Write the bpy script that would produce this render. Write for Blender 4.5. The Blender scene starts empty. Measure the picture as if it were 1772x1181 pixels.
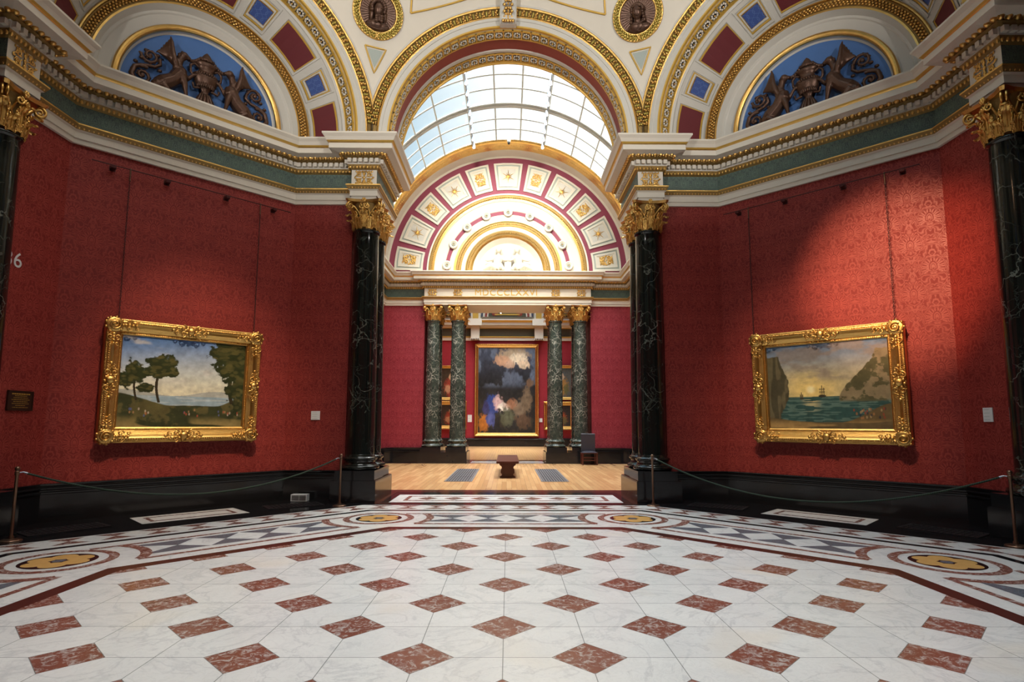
import bpy, math, random
import numpy as np
from mathutils import Vector
random.seed(7)
PI = math.pi
S = 0.55
SC = bpy.context.scene
COL = SC.collection

# ------------------------------------------------------------------ camera
F_PX = 993.8
cam = bpy.data.cameras.new('camera')
cam.sensor_width = 36.0
cam.lens = F_PX / 1772 * 36.0
cam.shift_y = (621.97 - 590.5) / 1772
cam.clip_end = 200
camo = bpy.data.objects.new('camera', cam)
COL.objects.link(camo)
pitch, yaw, roll = 0.1097, 0.0066, 0.0029
fw = Vector((math.sin(yaw) * math.cos(pitch), math.cos(yaw) * math.cos(pitch), math.sin(pitch)))
rt = Vector((math.cos(yaw), -math.sin(yaw), 0))
up = rt.cross(fw)
rt2 = rt * math.cos(roll) + up * math.sin(roll)
up2 = up * math.cos(roll) - rt * math.sin(roll)
from mathutils import Matrix
M = Matrix((rt2, up2, -fw)).transposed().to_4x4()
M.translation = (0.027, -4.375, 1.482)
camo.matrix_world = M
SC.camera = camo

# ------------------------------------------------------------------ light
SC.view_settings.view_transform = 'Standard'
SC.view_settings.look = 'None'
SC.view_settings.exposure = 0.0
SC.view_settings.gamma = 1.0
SC.view_settings.use_curve_mapping = False
SC.cycles.use_denoising = True
SC.cycles.max_bounces = 7
SC.cycles.diffuse_bounces = 4
SC.cycles.glossy_bounces = 3
SC.cycles.transparent_max_bounces = 8
SC.cycles.sample_clamp_indirect = 6.0
SC.cycles.caustics_reflective = False
SC.cycles.caustics_refractive = False
SC.cycles.blur_glossy = 1.0

world = bpy.data.worlds.new('sky')
SC.world = world
world.use_nodes = True
wn = world.node_tree
bgn = wn.nodes['Background']
bgn.inputs['Strength'].default_value = 1.0
geo = wn.nodes.new('ShaderNodeTexCoord')
sep = wn.nodes.new('ShaderNodeSeparateXYZ')
ramp = wn.nodes.new('ShaderNodeValToRGB')
mr = wn.nodes.new('ShaderNodeMapRange')
wn.links.new(geo.outputs['Generated'], sep.inputs[0])
wn.links.new(sep.outputs['X'], mr.inputs['Value'])
mr.inputs['From Min'].default_value = -0.21
mr.inputs['From Max'].default_value = 0.14
wn.links.new(mr.outputs[0], ramp.inputs[0])
ramp.color_ramp.elements[0].color = (0.40, 0.64, 0.80, 1)
ramp.color_ramp.elements[1].color = (1.5, 1.5, 1.45, 1)
ramp.color_ramp.elements[1].position = 0.75
# overcast sky, much brighter towards the zenith
zr_ = wn.nodes.new('ShaderNodeMapRange')
zr_.interpolation_type = 'SMOOTHSTEP'
wn.links.new(sep.outputs['Z'], zr_.inputs['Value'])
zr_.inputs['From Min'].default_value = 0.52
zr_.inputs['From Max'].default_value = 0.85
zr_.inputs['To Min'].default_value = 1.0
zr_.inputs['To Max'].default_value = 6.5
wmul = wn.nodes.new('ShaderNodeVectorMath')
wmul.operation = 'SCALE'
wn.links.new(ramp.outputs[0], wmul.inputs[0])
wn.links.new(zr_.outputs[0], wmul.inputs['Scale'])
wn.links.new(wmul.outputs[0], bgn.inputs['Color'])


def add_light(kind, name, loc, target, energy, color=(1, 1, 1), **kw):
    l = bpy.data.lights.new(name, kind)
    l.energy = energy
    l.color = color
    for k, v in kw.items():
        setattr(l, k, v)
    o = bpy.data.objects.new(name, l)
    COL.objects.link(o)
    o.location = loc
    d = Vector(target) - Vector(loc)
    o.rotation_euler = d.to_track_quat('-Z', 'Y').to_euler()
    return o


SKY_SUN = 10.0
add_light('SUN', 'daylight', (0, 0, 30), (1.2, 3.0, 0), SKY_SUN, (0.96, 0.985, 1.0), angle=math.radians(42))
# picture spotlights on the cornice of the octagon, warm
add_light('SPOT', 'picture_spotlight', (-1.6, 0.6, 9.6), (-5.3, 5.7, 1.7), 2600, (1.0, 0.74, 0.50), spot_size=math.radians(27), spot_blend=1.0, shadow_soft_size=0.06)
add_light('SPOT', 'picture_spotlight', (1.6, 0.6, 9.6), (5.4, 5.7, 1.7), 2200, (1.0, 0.74, 0.50), spot_size=math.radians(27), spot_blend=1.0, shadow_soft_size=0.06)
add_light('SPOT', 'picture_spotlight', (-2.4, -4.2, 8.6), (6.35, 4.75, 3.9), 11000, (1.0, 0.58, 0.34), spot_size=math.radians(15), spot_blend=0.9, shadow_soft_size=0.05)
# fill spots added on the niche cornices behind the camera to brighten the arches; the cornice edge cuts their light off the walls below
for sx_ in (-1, 1):
    add_light('SPOT', 'upper_fill_spot', (sx_ * 5.53, -5.53, 7.09), (sx_ * 0.5, 6.5, 10.4), 2700, (1.0, 0.96, 0.90), spot_size=math.radians(66), spot_blend=0.85, shadow_soft_size=0.03)
# heads of the two light tracks under the glass vault, aimed at the far wall
for sx_ in (-1, 1):
    add_light('SPOT', 'track_light', (sx_ * 1.25, 12.6, 11.2), (sx_ * 0.8, 17.0, 8.8), 1050, (1.0, 0.93, 0.80), spot_size=math.radians(84), spot_blend=1.0, shadow_soft_size=0.10)
    add_light('SPOT', 'track_light', (sx_ * 1.25, 14.2, 11.2), (sx_ * 3.0, 17.0, 3.0), 500, (1.0, 0.88, 0.76), spot_size=math.radians(60), spot_blend=1.0, shadow_soft_size=0.10)
    add_light('SPOT', 'track_light', (sx_ * 1.25, 11.6, 11.2), (sx_ * 1.3, 16.7, 6.4), 900, (1.0, 0.88, 0.74), spot_size=math.radians(34), spot_blend=1.0, shadow_soft_size=0.10)
    add_light('SPOT', 'track_light', (sx_ * 1.25, 11.0, 11.2), (sx_ * 1.8, 9.5, 0.0), 900, (1.0, 0.90, 0.76), spot_size=math.radians(80), spot_blend=1.0, shadow_soft_size=0.10)

# ------------------------------------------------------------------ node helper


class X:
    """wraps a float socket so that shader maths can be written as an expression"""
    nt = None

    def __init__(s, sock):
        s.s = sock

    @staticmethod
    def m(op, *a, clamp=False):
        n = X.nt.nodes.new('ShaderNodeMath')
        n.operation = op
        n.use_clamp = clamp
        for i, v in enumerate(a):
            if isinstance(v, X):
                X.nt.links.new(v.s, n.inputs[i])
            else:
                n.inputs[i].default_value = v
        return X(n.outputs[0])

    def __add__(s, o): return X.m('ADD', s, o)
    __radd__ = __add__
    def __sub__(s, o): return X.m('SUBTRACT', s, o)
    def __rsub__(s, o): return X.m('SUBTRACT', o, s)
    def __mul__(s, o): return X.m('MULTIPLY', s, o)
    __rmul__ = __mul__
    def __truediv__(s, o): return X.m('DIVIDE', s, o)
    def __lt__(s, o): return X.m('LESS_THAN', s, o)
    def __gt__(s, o): return X.m('GREATER_THAN', s, o)
    def abs(s): return X.m('ABSOLUTE', s)
    def max(s, o): return X.m('MAXIMUM', s, o)
    def min(s, o): return X.m('MINIMUM', s, o)
    def sin(s): return X.m('SINE', s)
    def cos(s): return X.m('COSINE', s)
    def sqrt(s): return X.m('SQRT', s)
    def pp(s, o): return X.m('PINGPONG', s, o)
    def wrap1(s): return X.m('FRACT', s)
    def floor(s): return X.m('FLOOR', s)
    def smooth(s, a, b):
        n = X.nt.nodes.new('ShaderNodeMapRange')
        n.interpolation_type = 'SMOOTHSTEP'
        X.nt.links.new(s.s, n.inputs['Value'])
        n.inputs['From Min'].default_value = a
        n.inputs['From Max'].default_value = b
        return X(n.outputs[0])


def hyp(a, b): return (a * a + b * b).sqrt()
def at2(a, b): return X.m('ARCTAN2', a, b)


class Mat:
    def __init__(s, name, rough=0.6, metal=0.0, color=(0.5, 0.5, 0.5), spec=0.5):
        s.m = bpy.data.materials.new(name)
        s.m.use_nodes = True
        s.nt = s.m.node_tree
        X.nt = s.nt
        s.b = s.nt.nodes['Principled BSDF']
        s.b.inputs['Roughness'].default_value = rough
        s.b.inputs['Metallic'].default_value = metal
        s.b.inputs['Base Color'].default_value = (*color, 1)
        s.b.inputs['Specular IOR Level'].default_value = spec

    def new(s, t): return s.nt.nodes.new(t)
    def link(s, a, b): s.nt.links.new(a, b)

    def coord(s, kind='Object'):
        tc = s.new('ShaderNodeTexCoord')
        sp = s.new('ShaderNodeSeparateXYZ')
        s.link(tc.outputs[kind], sp.inputs[0])
        s.tc = tc.outputs[kind]
        return X(sp.outputs[0]), X(sp.outputs[1]), X(sp.outputs[2])

    def noise(s, scale, detail=4, rough=0.55, dist=0.0, vec=None):
        n = s.new('ShaderNodeTexNoise')
        n.inputs['Scale'].default_value = scale
        n.inputs['Detail'].default_value = detail
        n.inputs['Roughness'].default_value = rough
        n.inputs['Distortion'].default_value = dist
        s.link(vec if vec is not None else s.tc, n.inputs['Vector'])
        return X(n.outputs['Fac'])

    def voro(s, scale, feature='DISTANCE_TO_EDGE', vec=None):
        n = s.new('ShaderNodeTexVoronoi')
        n.feature = feature
        n.inputs['Scale'].default_value = scale
        s.link(vec if vec is not None else s.tc, n.inputs['Vector'])
        return X(n.outputs['Distance'])

    def mix(s, fac, a, b):
        n = s.new('ShaderNodeMix')
        n.data_type = 'RGBA'
        if isinstance(fac, X): s.link(fac.s, n.inputs[0])
        else: n.inputs[0].default_value = fac
        for i, c in ((6, a), (7, b)):
            if isinstance(c, (tuple, list)): n.inputs[i].default_value = (*c, 1)
            else: s.link(c, n.inputs[i])
        return n.outputs[2]

    def col(s, c): s.link(c, s.b.inputs['Base Color'])
    def setrough(s, x): s.link(x.s, s.b.inputs['Roughness'])

    def bump(s, h, strength=0.3, dist=0.01):
        n = s.new('ShaderNodeBump')
        n.inputs['Strength'].default_value = strength
        n.inputs['Distance'].default_value = dist
        s.link(h.s, n.inputs['Height'])
        s.link(n.outputs[0], s.b.inputs['Normal'])


def plain(name, color, rough=0.6, metal=0.0, spec=0.5, var=0.0, vs=6.0, bump=0.0, bs=60):
    m = Mat(name, rough, metal, color, spec)
    if var or bump:
        m.coord()
    if var:
        n = m.noise(vs, 5)
        m.col(m.mix(n, tuple(c * (1 - var) for c in color), tuple(min(1, c * (1 + var)) for c in color)))
    if bump:
        m.bump(m.noise(bs, 3), bump, 0.01)
    return m.m


MT = {}
MT['cream'] = plain('cream_plaster', (0.66, 0.60, 0.50), 0.55, var=0.05, vs=3)
MT['stone'] = plain('grey_cream_plaster', (0.56, 0.53, 0.47), 0.6, var=0.05, vs=3)
MT['gold'] = plain('gilding', (0.74, 0.46, 0.14), 0.33, 1.0, var=0.25, vs=9, bump=0.35, bs=70)
MT['wreath'] = plain('green_gold_leaf', (0.50, 0.40, 0.10), 0.35, 0.85, var=0.35, vs=14)
MT['golddark'] = plain('gilding_recess_shade', (0.30, 0.19, 0.06), 0.5, 0.6, var=0.2, vs=20, bump=0.5, bs=90)  # darker gilding puts the shade of recesses between ornaments into the colour
MT['goldpaint'] = plain('gold_paint', (0.62, 0.38, 0.07), 0.42, 0.35, var=0.1)
MT['red_dark'] = plain('dark_red_panel', (0.12, 0.012, 0.016), 0.7, var=0.1)
MT['red_plain'] = plain('soffit_red', (0.26, 0.045, 0.03), 0.7, var=0.08)
MT['maroon'] = plain('maroon_paint', (0.24, 0.035, 0.07), 0.6, var=0.05)
MT['bluepanel'] = None
MT['grey'] = plain('grey_green_paint', (0.36, 0.40, 0.36), 0.6)
MT['bronze'] = plain('bronze', (0.095, 0.048, 0.030), 0.36, 0.55, var=0.25, vs=14, bump=0.3, bs=40)
MT['blue'] = plain('lunette_blue', (0.065, 0.16, 0.40), 0.6, var=0.12, vs=5)
MT['darkblue'] = plain('dark_blue', (0.02, 0.03, 0.08), 0.6)
MT['white'] = plain('white_card', (0.75, 0.74, 0.72), 0.6)
MT['black'] = plain('black_polished_stone', (0.012, 0.012, 0.013), 0.13, var=0.3, vs=3)
MT['wooddark'] = plain('mahogany', (0.075, 0.018, 0.012), 0.28, var=0.3, vs=8)
MT['leather'] = plain('dark_leather', (0.035, 0.035, 0.045), 0.4, var=0.2)
MT['iron'] = plain('cast_iron', (0.022, 0.020, 0.022), 0.45, 0.4)
MT['brass'] = plain('aged_brass', (0.20, 0.12, 0.08), 0.35, 0.9)
MT['steel'] = plain('grey_steel', (0.30, 0.32, 0.36), 0.35, 0.8)
MT['bar'] = plain('glazing_bar_paint', (0.50, 0.49, 0.45), 0.5)
MT['rope'] = None
MT['wlabel'] = plain('plastic_white', (0.55, 0.58, 0.62), 0.5)
MT['slot'] = plain('dark_slot', (0.02, 0.02, 0.025), 0.6)
MT['plaque'] = plain('plaque_bronze', (0.05, 0.022, 0.016), 0.45, 0.5)


def damask(name, lo, hi, W=0.56, H=0.80, k=1.0, rough=(0.62, 0.42)):
    m = Mat(name, 0.6)
    u, v, _ = m.coord('UV')

    def lattice(ou, ov):
        x = ((u * (1 / W) + ou).wrap1() - 0.5) * W
        y = ((v * (1 / H) + ov).wrap1() - 0.5) * H
        ax = x.abs()
        q = W / 0.56
        yy = y + 0.06 * q
        r = hyp(x, yy)
        th = at2(ax, yy)
        sc = (th * 5.5).cos().abs()
        rim = sc * 0.05 * q + 0.135 * q
        fan = (r < rim) * (th < 2.2)
        vein = ((sc < 0.20) * (r > 0.07 * q)).max((sc > 0.90) * (r > 0.09 * q) * (r < rim * 0.86))
        edge = ((r - rim * 0.93).abs() < 0.006 * q)
        tul = hyp(ax * (1 / (0.05 * q)), (yy - 0.01 * q) * (1 / (0.085 * q)))
        tline = ((tul - 1.0).abs() < 0.13).max((tul - 0.55).abs() < 0.08)
        fanf = fan * (1 - vein.max(edge).max(tline))
        # scroll work: contour lines of a mirrored noise field
        cv = m.new('ShaderNodeCombineXYZ')
        m.link((ax * (1 / q)).s, cv.inputs[0])
        m.link((y * (1 / q)).s, cv.inputs[1])
        nn = m.noise(7.5, 1.5, 0.5, 0.6, vec=cv.outputs[0])
        cont = (nn * 9.0).wrap1()
        leaf = (cont > 0.42) * (1 - (cont > 0.93))
        scal = ((nn * 9.0 + (at2(ax - 0.12 * q, y) * 9).sin() * 0.16).wrap1() > 0.5)
        return fan, fanf, leaf * 0.55 + scal * 0.45

    fa, ffa, la_ = lattice(0.5, 0.5)
    fb, ffb, lb_ = lattice(0.0, 0.0)
    anyfan = fa.max(fb)
    f = (ffa.max(ffb)).max((1 - anyfan) * (la_ * 0.85))
    nz = m.noise(220, 2, vec=m.tc)
    wv = m.noise(2.2, 3)
    f2 = f * (nz * 0.5 + 0.75)
    c = m.mix(f2, lo, hi)
    c2 = m.mix(wv, (0.88, 0.88, 0.88), (1.10, 1.10, 1.10))
    mm = m.new('ShaderNodeMix')
    mm.data_type = 'RGBA'
    mm.blend_type = 'MULTIPLY'
    mm.inputs[0].default_value = 1
    m.link(c, mm.inputs[6])
    m.link(c2, mm.inputs[7])
    m.col(mm.outputs[2])
    m.setrough(f * (rough[1] - rough[0]) + rough[0])
    m.b.inputs['Specular IOR Level'].default_value = 0.3
    return m.m


MT['damask'] = damask('red_damask', (0.210, 0.021, 0.017), (0.330, 0.047, 0.036))
MT['damask_far'] = damask('crimson_damask', (0.24, 0.022, 0.034), (0.37, 0.055, 0.070))
MT['frieze'] = damask('green_frieze', (0.070, 0.095, 0.090), (0.130, 0.190, 0.145), W=0.29, H=0.31)


def marble_white(name, tiles=False, red=False):
    m = Mat(name, 0.22)
    x, y, z = m.coord()
    n1 = m.noise(1.6, 6, 0.6, 1.2)
    n2 = m.noise(7, 6, 0.65, 2.0)
    vein = (n1 - 0.5).abs().smooth(0.0, 0.035)
    v2 = (n2 - 0.5).abs().smooth(0.0, 0.05)
    base = m.mix(m.noise(3.0, 3), (0.62, 0.615, 0.60), (0.74, 0.735, 0.715))
    c = m.mix((1 - vein) * 0.35 + (1 - v2) * 0.18, base, (0.40, 0.40, 0.42))
    warm = m.noise(0.9, 2).smooth(0.58, 0.72)
    c = m.mix(warm * 0.30, c, (0.72, 0.62, 0.47))

    def redmarble(tag=0):
        a = m.noise(15, 7, 0.72, 1.2)
        b = m.noise(5, 4, 0.6, 0.5)
        rc = m.mix(b, (0.135, 0.042, 0.032), (0.25, 0.095, 0.062))
        return m.mix(a.smooth(0.48, 0.64) * 0.85, rc, (0.46, 0.42, 0.40))

    if tiles:
        gx = x * (1 / S)
        gy = y * (1 / S)
        # tint tile by tile
        wnn = m.new('ShaderNodeTexWhiteNoise')
        wnn.noise_dimensions = '2D'
        cx = m.new('ShaderNodeCombineXYZ')
        m.link(gx.floor().s, cx.inputs[0])
        m.link(gy.floor().s, cx.inputs[1])
        m.link(cx.outputs[0], wnn.inputs['Vector'])
        tint = X(wnn.outputs['Value'])
        c = m.mix(tint * 0.30, c, (0.52, 0.53, 0.54))
        d1 = gx.pp(1.0) + gy.pp(1.0)
        d2 = (gx + 1).pp(1.0) + (gy + 1).pp(1.0)
        d = d1.min(d2)
        jx = (gx + 0.5).wrap1() - 0.5
        jy = (gy + 0.5).wrap1() - 0.5
        joint = (jx.abs().min(jy.abs()) < 0.0055).max((d - 0.437).abs() < 0.007)
        inside = d < 0.437
        joint = joint * (1 - (d < 0.43))
        c = m.mix(inside, c, redmarble())
        c = m.mix(joint * 0.75, c, (0.12, 0.13, 0.12))
    if red:
        c = redmarble()
    m.col(c)
    m.setrough(m.noise(4, 3) * 0.16 + 0.14)
    m.b.inputs['Specular IOR Level'].default_value = 0.45
    return m.m


MT['tiles'] = marble_white('marble_tile_field', tiles=True)
MT['wmarble'] = marble_white('white_marble')
MT['rmarble'] = marble_white('red_marble', red=True)
MT['gmarble'] = plain('grey_marble', (0.12, 0.135, 0.16), 0.2, var=0.3, vs=10)
MT['bmarble'] = plain('black_marble', (0.010, 0.010, 0.011), 0.16, var=0.3, vs=10)
MT['brmarble'] = plain('brown_marble', (0.060, 0.018, 0.014), 0.2, var=0.25, vs=9)
MT['ymarble'] = plain('yellow_marble', (0.62, 0.36, 0.12), 0.2, var=0.15, vs=9)


def column_marble(name, light=1.0):
    m = Mat(name, 0.12)
    m.coord()
    wrp = m.new('ShaderNodeMix')
    wrp.data_type = 'VECTOR'
    nn = m.new('ShaderNodeTexNoise')
    nn.inputs['Scale'].default_value = 2.2
    nn.inputs['Detail'].default_value = 5
    m.link(m.tc, nn.inputs['Vector'])
    va = m.new('ShaderNodeVectorMath')
    va.operation = 'MULTIPLY_ADD'
    m.link(nn.outputs['Color'], va.inputs[0])
    va.inputs[1].default_value = (0.9, 0.9, 0.9)
    m.link(m.tc, va.inputs[2])
    w = va.outputs[0]
    e1 = m.voro(2.0, vec=w)
    e2 = m.voro(6.0, vec=w)
    pres = m.noise(1.1, 3)
    far = light > 1
    v1 = (1 - e1.smooth(0.0, 0.030 if far else 0.020)) * pres.smooth(0.38 if far else 0.47, 0.60)
    v2 = (1 - e2.smooth(0.0, 0.055 if far else 0.030)) * m.noise(2.6, 3).smooth(0.38 if far else 0.52, 0.62)
    blot = m.noise(3.0, 7, 0.72, 1.5).smooth(0.60, 0.74)
    g = m.mix(m.noise(5, 6, 0.7), (0.003, 0.004, 0.004), (0.022 * light * light, 0.030 * light * light, 0.024 * light * light))
    c = m.mix(blot * (0.9 if far else 0.25), g, (0.30, 0.34, 0.27))
    c = m.mix((v1 * 0.8).max(v2 * (0.65 if far else 0.4)) * (1.0 if far else 0.42), c, (0.50, 0.51, 0.43))
    m.col(c)
    return m.m


MT['column'] = column_marble('verde_marble', 0.75)
MT['column_far'] = column_marble('verde_marble_lit_veined', 1.9)  # same marble, base lightened for the strong light there, with denser veins


def wood_floor(name, var):
    m = Mat(name, 0.24)
    x, y, z = m.coord()
    bx = x * (1 / 0.115)
    row = bx.floor()
    wn1 = m.new('ShaderNodeTexWhiteNoise')
    wn1.noise_dimensions = '1D'
    m.link(row.s, wn1.inputs['W'])
    off = X(wn1.outputs['Value'])
    by = y * (1 / 1.5) + off * 7
    wn2 = m.new('ShaderNodeTexWhiteNoise')
    wn2.noise_dimensions = '2D'
    cb = m.new('ShaderNodeCombineXYZ')
    m.link(row.s, cb.inputs[0])
    m.link(by.floor().s, cb.inputs[1])
    m.link(cb.outputs[0], wn2.inputs['Vector'])
    t = X(wn2.outputs['Value'])
    mp = m.new('ShaderNodeMapping')
    mp.inputs['Scale'].default_value = (14, 1.2, 1)
    m.link(m.tc, mp.inputs[0])
    g = m.noise(2.0, 5, 0.6, 0.3, vec=mp.outputs[0])
    c = m.mix((t - 0.5) * var + (g - 0.5) * var * 0.6 + 0.5, (0.40, 0.205, 0.085), (0.60, 0.36, 0.17))
    jo = ((bx.wrap1() - 0.5).abs() > 0.475).max((by.wrap1() - 0.5).abs() > 0.4965)
    c = m.mix(jo * 0.45, c, (0.18, 0.08, 0.03))
    m.col(c)
    return m.m


MT['oak'] = wood_floor('oak_boards', 0.7)
MT['oakback'] = wood_floor('oak_boards_back', 0.12)


def blue_panel():
    m = Mat('blue_guilloche_panel', 0.6)
    u, v, _ = m.coord('UV')
    a = (u * 40).sin() * 0.25
    l1 = ((v * 4).sin() * 0 + (v * 30 + a * 8).sin()).abs() < 0.16
    l2 = (v * 30 - a * 8).sin().abs() < 0.16
    m.col(m.mix(l1.max(l2) * 0.6, (0.035, 0.07, 0.24), (0.10, 0.17, 0.38)))
    return m.m


MT['bluepanel'] = blue_panel()


def rope_mat():
    m = Mat('green_rope', 0.7)
    u, v, _ = m.coord('UV')
    s = (u * 240 + v * 6.283).sin()
    m.col(m.mix(s * 0.5 + 0.5, (0.003, 0.010, 0.005), (0.016, 0.045, 0.022)))
    return m.m


MT['rope'] = rope_mat()


def glass_mat(name, tcol):
    m = Mat(name, 0.1)
    nt = m.nt
    tr = m.new('ShaderNodeBsdfTransparent')
    tr.inputs[0].default_value = (*tcol, 1)
    gl = m.new('ShaderNodeBsdfGlossy')
    gl.inputs['Roughness'].default_value = 0.1
    mx = m.new('ShaderNodeMixShader')
    mx.inputs[0].default_value = 0.06
    m.link(tr.outputs[0], mx.inputs[1])
    m.link(gl.outputs[0], mx.inputs[2])
    m.link(mx.outputs[0], nt.nodes['Material Output'].inputs['Surface'])
    return m.m


MT['glass'] = glass_mat('skylight_glass', (0.92, 0.95, 0.96))
MT['domeglass'] = glass_mat('dimmed_dome_glass', (0.50, 0.50, 0.49))  # glass darkened only to cut daylight through the unseen dome opening; no blinds


def lamp_mat(name, col, st):
    m = Mat(name, 0.5)
    m.b.inputs['Emission Color'].default_value = (*col, 1)
    m.b.inputs['Emission Strength'].default_value = st
    return m.m


MT['lamp'] = lamp_mat('lamp_lens', (1.0, 0.97, 0.9), 40)


def vcol_mat():
    m = Mat('painted_canvas', 0.38)
    a = m.new('ShaderNodeVertexColor')
    a.layer_name = 'Col'
    m.link(a.outputs['Color'], m.b.inputs['Base Color'])
    m.b.inputs['Specular IOR Level'].default_value = 0.3
    return m.m


MT['canvas'] = vcol_mat()
MT['white_text'] = plain('white_lettering', (0.75, 0.75, 0.75), 0.5)


# ------------------------------------------------------------------ mesh builder
def vsub(a, b): return (a[0] - b[0], a[1] - b[1], a[2] - b[2])
def vadd(a, b): return (a[0] + b[0], a[1] + b[1], a[2] + b[2])
def vmul(a, k): return (a[0] * k, a[1] * k, a[2] * k)
def vcross(a, b): return (a[1] * b[2] - a[2] * b[1], a[2] * b[0] - a[0] * b[2], a[0] * b[1] - a[1] * b[0])
def vlen(a): return math.sqrt(a[0] ** 2 + a[1] ** 2 + a[2] ** 2)
def vnorm(a):
    l = vlen(a) or 1
    return (a[0] / l, a[1] / l, a[2] / l)


class MB:
    def __init__(s):
        s.v = []; s.f = []; s.mi = []; s.uv = []; s.mats = []; s.sm = []

    def mat(s, key):
        if key not in s.mats: s.mats.append(key)
        return s.mats.index(key)

    def face(s, pts, key, uv=None, smooth=False):
        i = len(s.v)
        s.v.extend(pts)
        s.f.append(tuple(range(i, i + len(pts))))
        s.mi.append(s.mat(key)); s.sm.append(smooth)
        s.uv.append(uv or [(0, 0)] * len(pts))

    def grid(s, P, key, smooth=True, closeu=False, closev=False, uv=None):
        """P[i][j] points"""
        nu, nv = len(P), len(P[0])
        b = len(s.v)
        for r in P: s.v.extend(r)
        k = s.mat(key)
        for i in range(nu if closeu else nu - 1):
            for j in range(nv if closev else nv - 1):
                i2, j2 = (i + 1) % nu, (j + 1) % nv
                s.f.append((b + i * nv + j, b + i2 * nv + j, b + i2 * nv + j2, b + i * nv + j2))
                s.mi.append(k); s.sm.append(smooth)
                if uv:
                    s.uv.append([uv[i][j], uv[i + 1][j], uv[i + 1][j + 1], uv[i][j + 1]])
                else:
                    s.uv.append([(0, 0)] * 4)

    def box(s, a, b, key, fr=None):
        x0, y0, z0 = a; x1, y1, z1 = b
        P = [(x0, y0, z0), (x1, y0, z0), (x1, y1, z0), (x0, y1, z0), (x0, y0, z1), (x1, y0, z1), (x1, y1, z1), (x0, y1, z1)]
        if fr: P = [fr(*p) for p in P]
        i = len(s.v)
        s.v.extend(P)
        k = s.mat(key)
        for f in ((0, 3, 2, 1), (4, 5, 6, 7), (0, 1, 5, 4), (1, 2, 6, 5), (2, 3, 7, 6), (3, 0, 4, 7)):
            s.f.append(tuple(i + q for q in f)); s.mi.append(k); s.sm.append(False)
            s.uv.append([(P[q][0] + P[q][1], P[q][2]) for q in f])

    def blob(s, c, r, key, fr=None, nu=8, nv=5, ax=None):
        """ellipsoid centre c radii r (local axes), fr maps local to world, ax optional basis"""
        P = []
        for j in range(nv + 1):
            ph = PI * j / nv
            row = []
            for i in range(nu):
                th = 2 * PI * i / nu
                d = (r[0] * math.sin(ph) * math.cos(th), r[1] * math.sin(ph) * math.sin(th), r[2] * math.cos(ph))
                if ax: d = vadd(vadd(vmul(ax[0], d[0]), vmul(ax[1], d[1])), vmul(ax[2], d[2]))
                p = vadd(c, d)
                row.append(fr(*p) if fr else p)
            P.append(row)
        s.grid(P, key, True, closev=True)

    def tube(s, pts, rad, key, n=8, fr=None, cap=True, flat=None, uvs=False):
        if not isinstance(rad, (list, tuple)): rad = [rad] * len(pts)
        P = []; U = []
        prev = None
        L = 0
        for i, p in enumerate(pts):
            a = pts[max(0, i - 1)]; b = pts[min(len(pts) - 1, i + 1)]
            t = vnorm(vsub(b, a))
            if prev is None:
                h = (0, 0, 1) if abs(t[2]) < 0.9 else (1, 0, 0)
                nrm = vnorm(vcross(t, h))
            else:
                dp = prev[0] * t[0] + prev[1] * t[1] + prev[2] * t[2]
                nrm = vnorm(vsub(prev, vmul(t, dp)))
            prev = nrm
            bn = vcross(t, nrm)
            if i: L += vlen(vsub(p, pts[i - 1]))
            row = []; ur = []
            for k in range(n):
                an = 2 * PI * k / n
                q = vadd(p, vadd(vmul(nrm, rad[i] * math.cos(an)), vmul(bn, rad[i] * math.sin(an))))
                row.append(fr(*q) if fr else q)
                ur.append((L, k / n))
            ur.append((L, 1.0))
            P.append(row); U.append(ur)
        s.grid(P, key, True, closev=True, uv=U if uvs else None)
        if cap:
            for r in (P[0][::-1], P[-1]):
                s.face(list(r), key)

    def lathe(s, prof, key, c=(0, 0), n=32, smooth=True):
        P = [[(c[0] + r * math.cos(2 * PI * i / n), c[1] + r * math.sin(2 * PI * i / n), z) for i in range(n)] for r, z in prof]
        s.grid(P, key, smooth, closev=True)

    def ball(s, c, r, key, n=12):
        s.blob(c, (r, r, r), key, nu=n, nv=max(4, n // 2))

    def build(s, name, parent=None, loc=None):
        me = bpy.data.meshes.new(name)
        v = s.v
        if loc: v = [vsub(p, loc) for p in v]
        me.from_pydata(v, [], s.f)
        for k in s.mats: me.materials.append(MT[k])
        me.polygons.foreach_set('material_index', s.mi)
        me.polygons.foreach_set('use_smooth', s.sm)
        uvl = me.uv_layers.new(name='UVMap')
        flat = [c for f in s.uv for p in f for c in p]
        uvl.data.foreach_set('uv', flat)
        me.update()
        o = bpy.data.objects.new(name, me)
        COL.objects.link(o)
        if parent is not None: o.parent = parent
        if loc: o.location = loc
        return o


def thing(name, label, cat, group=None, loc=(0, 0, 0), rz=0.0):
    o = bpy.data.objects.new(name, None)
    o.empty_display_size = 0.1
    COL.objects.link(o)
    o.location = loc
    o.rotation_euler = (0, 0, rz)
    tag(o, label, cat, group)
    return o


def tag(o, label, cat, group=None):
    o['label'] = label; o['category'] = cat
    if group: o['group'] = group
    return o


def structure(o):
    o['kind'] = 'structure'
    return o


def copy_tree(o, parent=None):
    c = o.copy()
    COL.objects.link(c)
    c.parent = parent
    for ch in o.children: copy_tree(ch, c)
    return c


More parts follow.
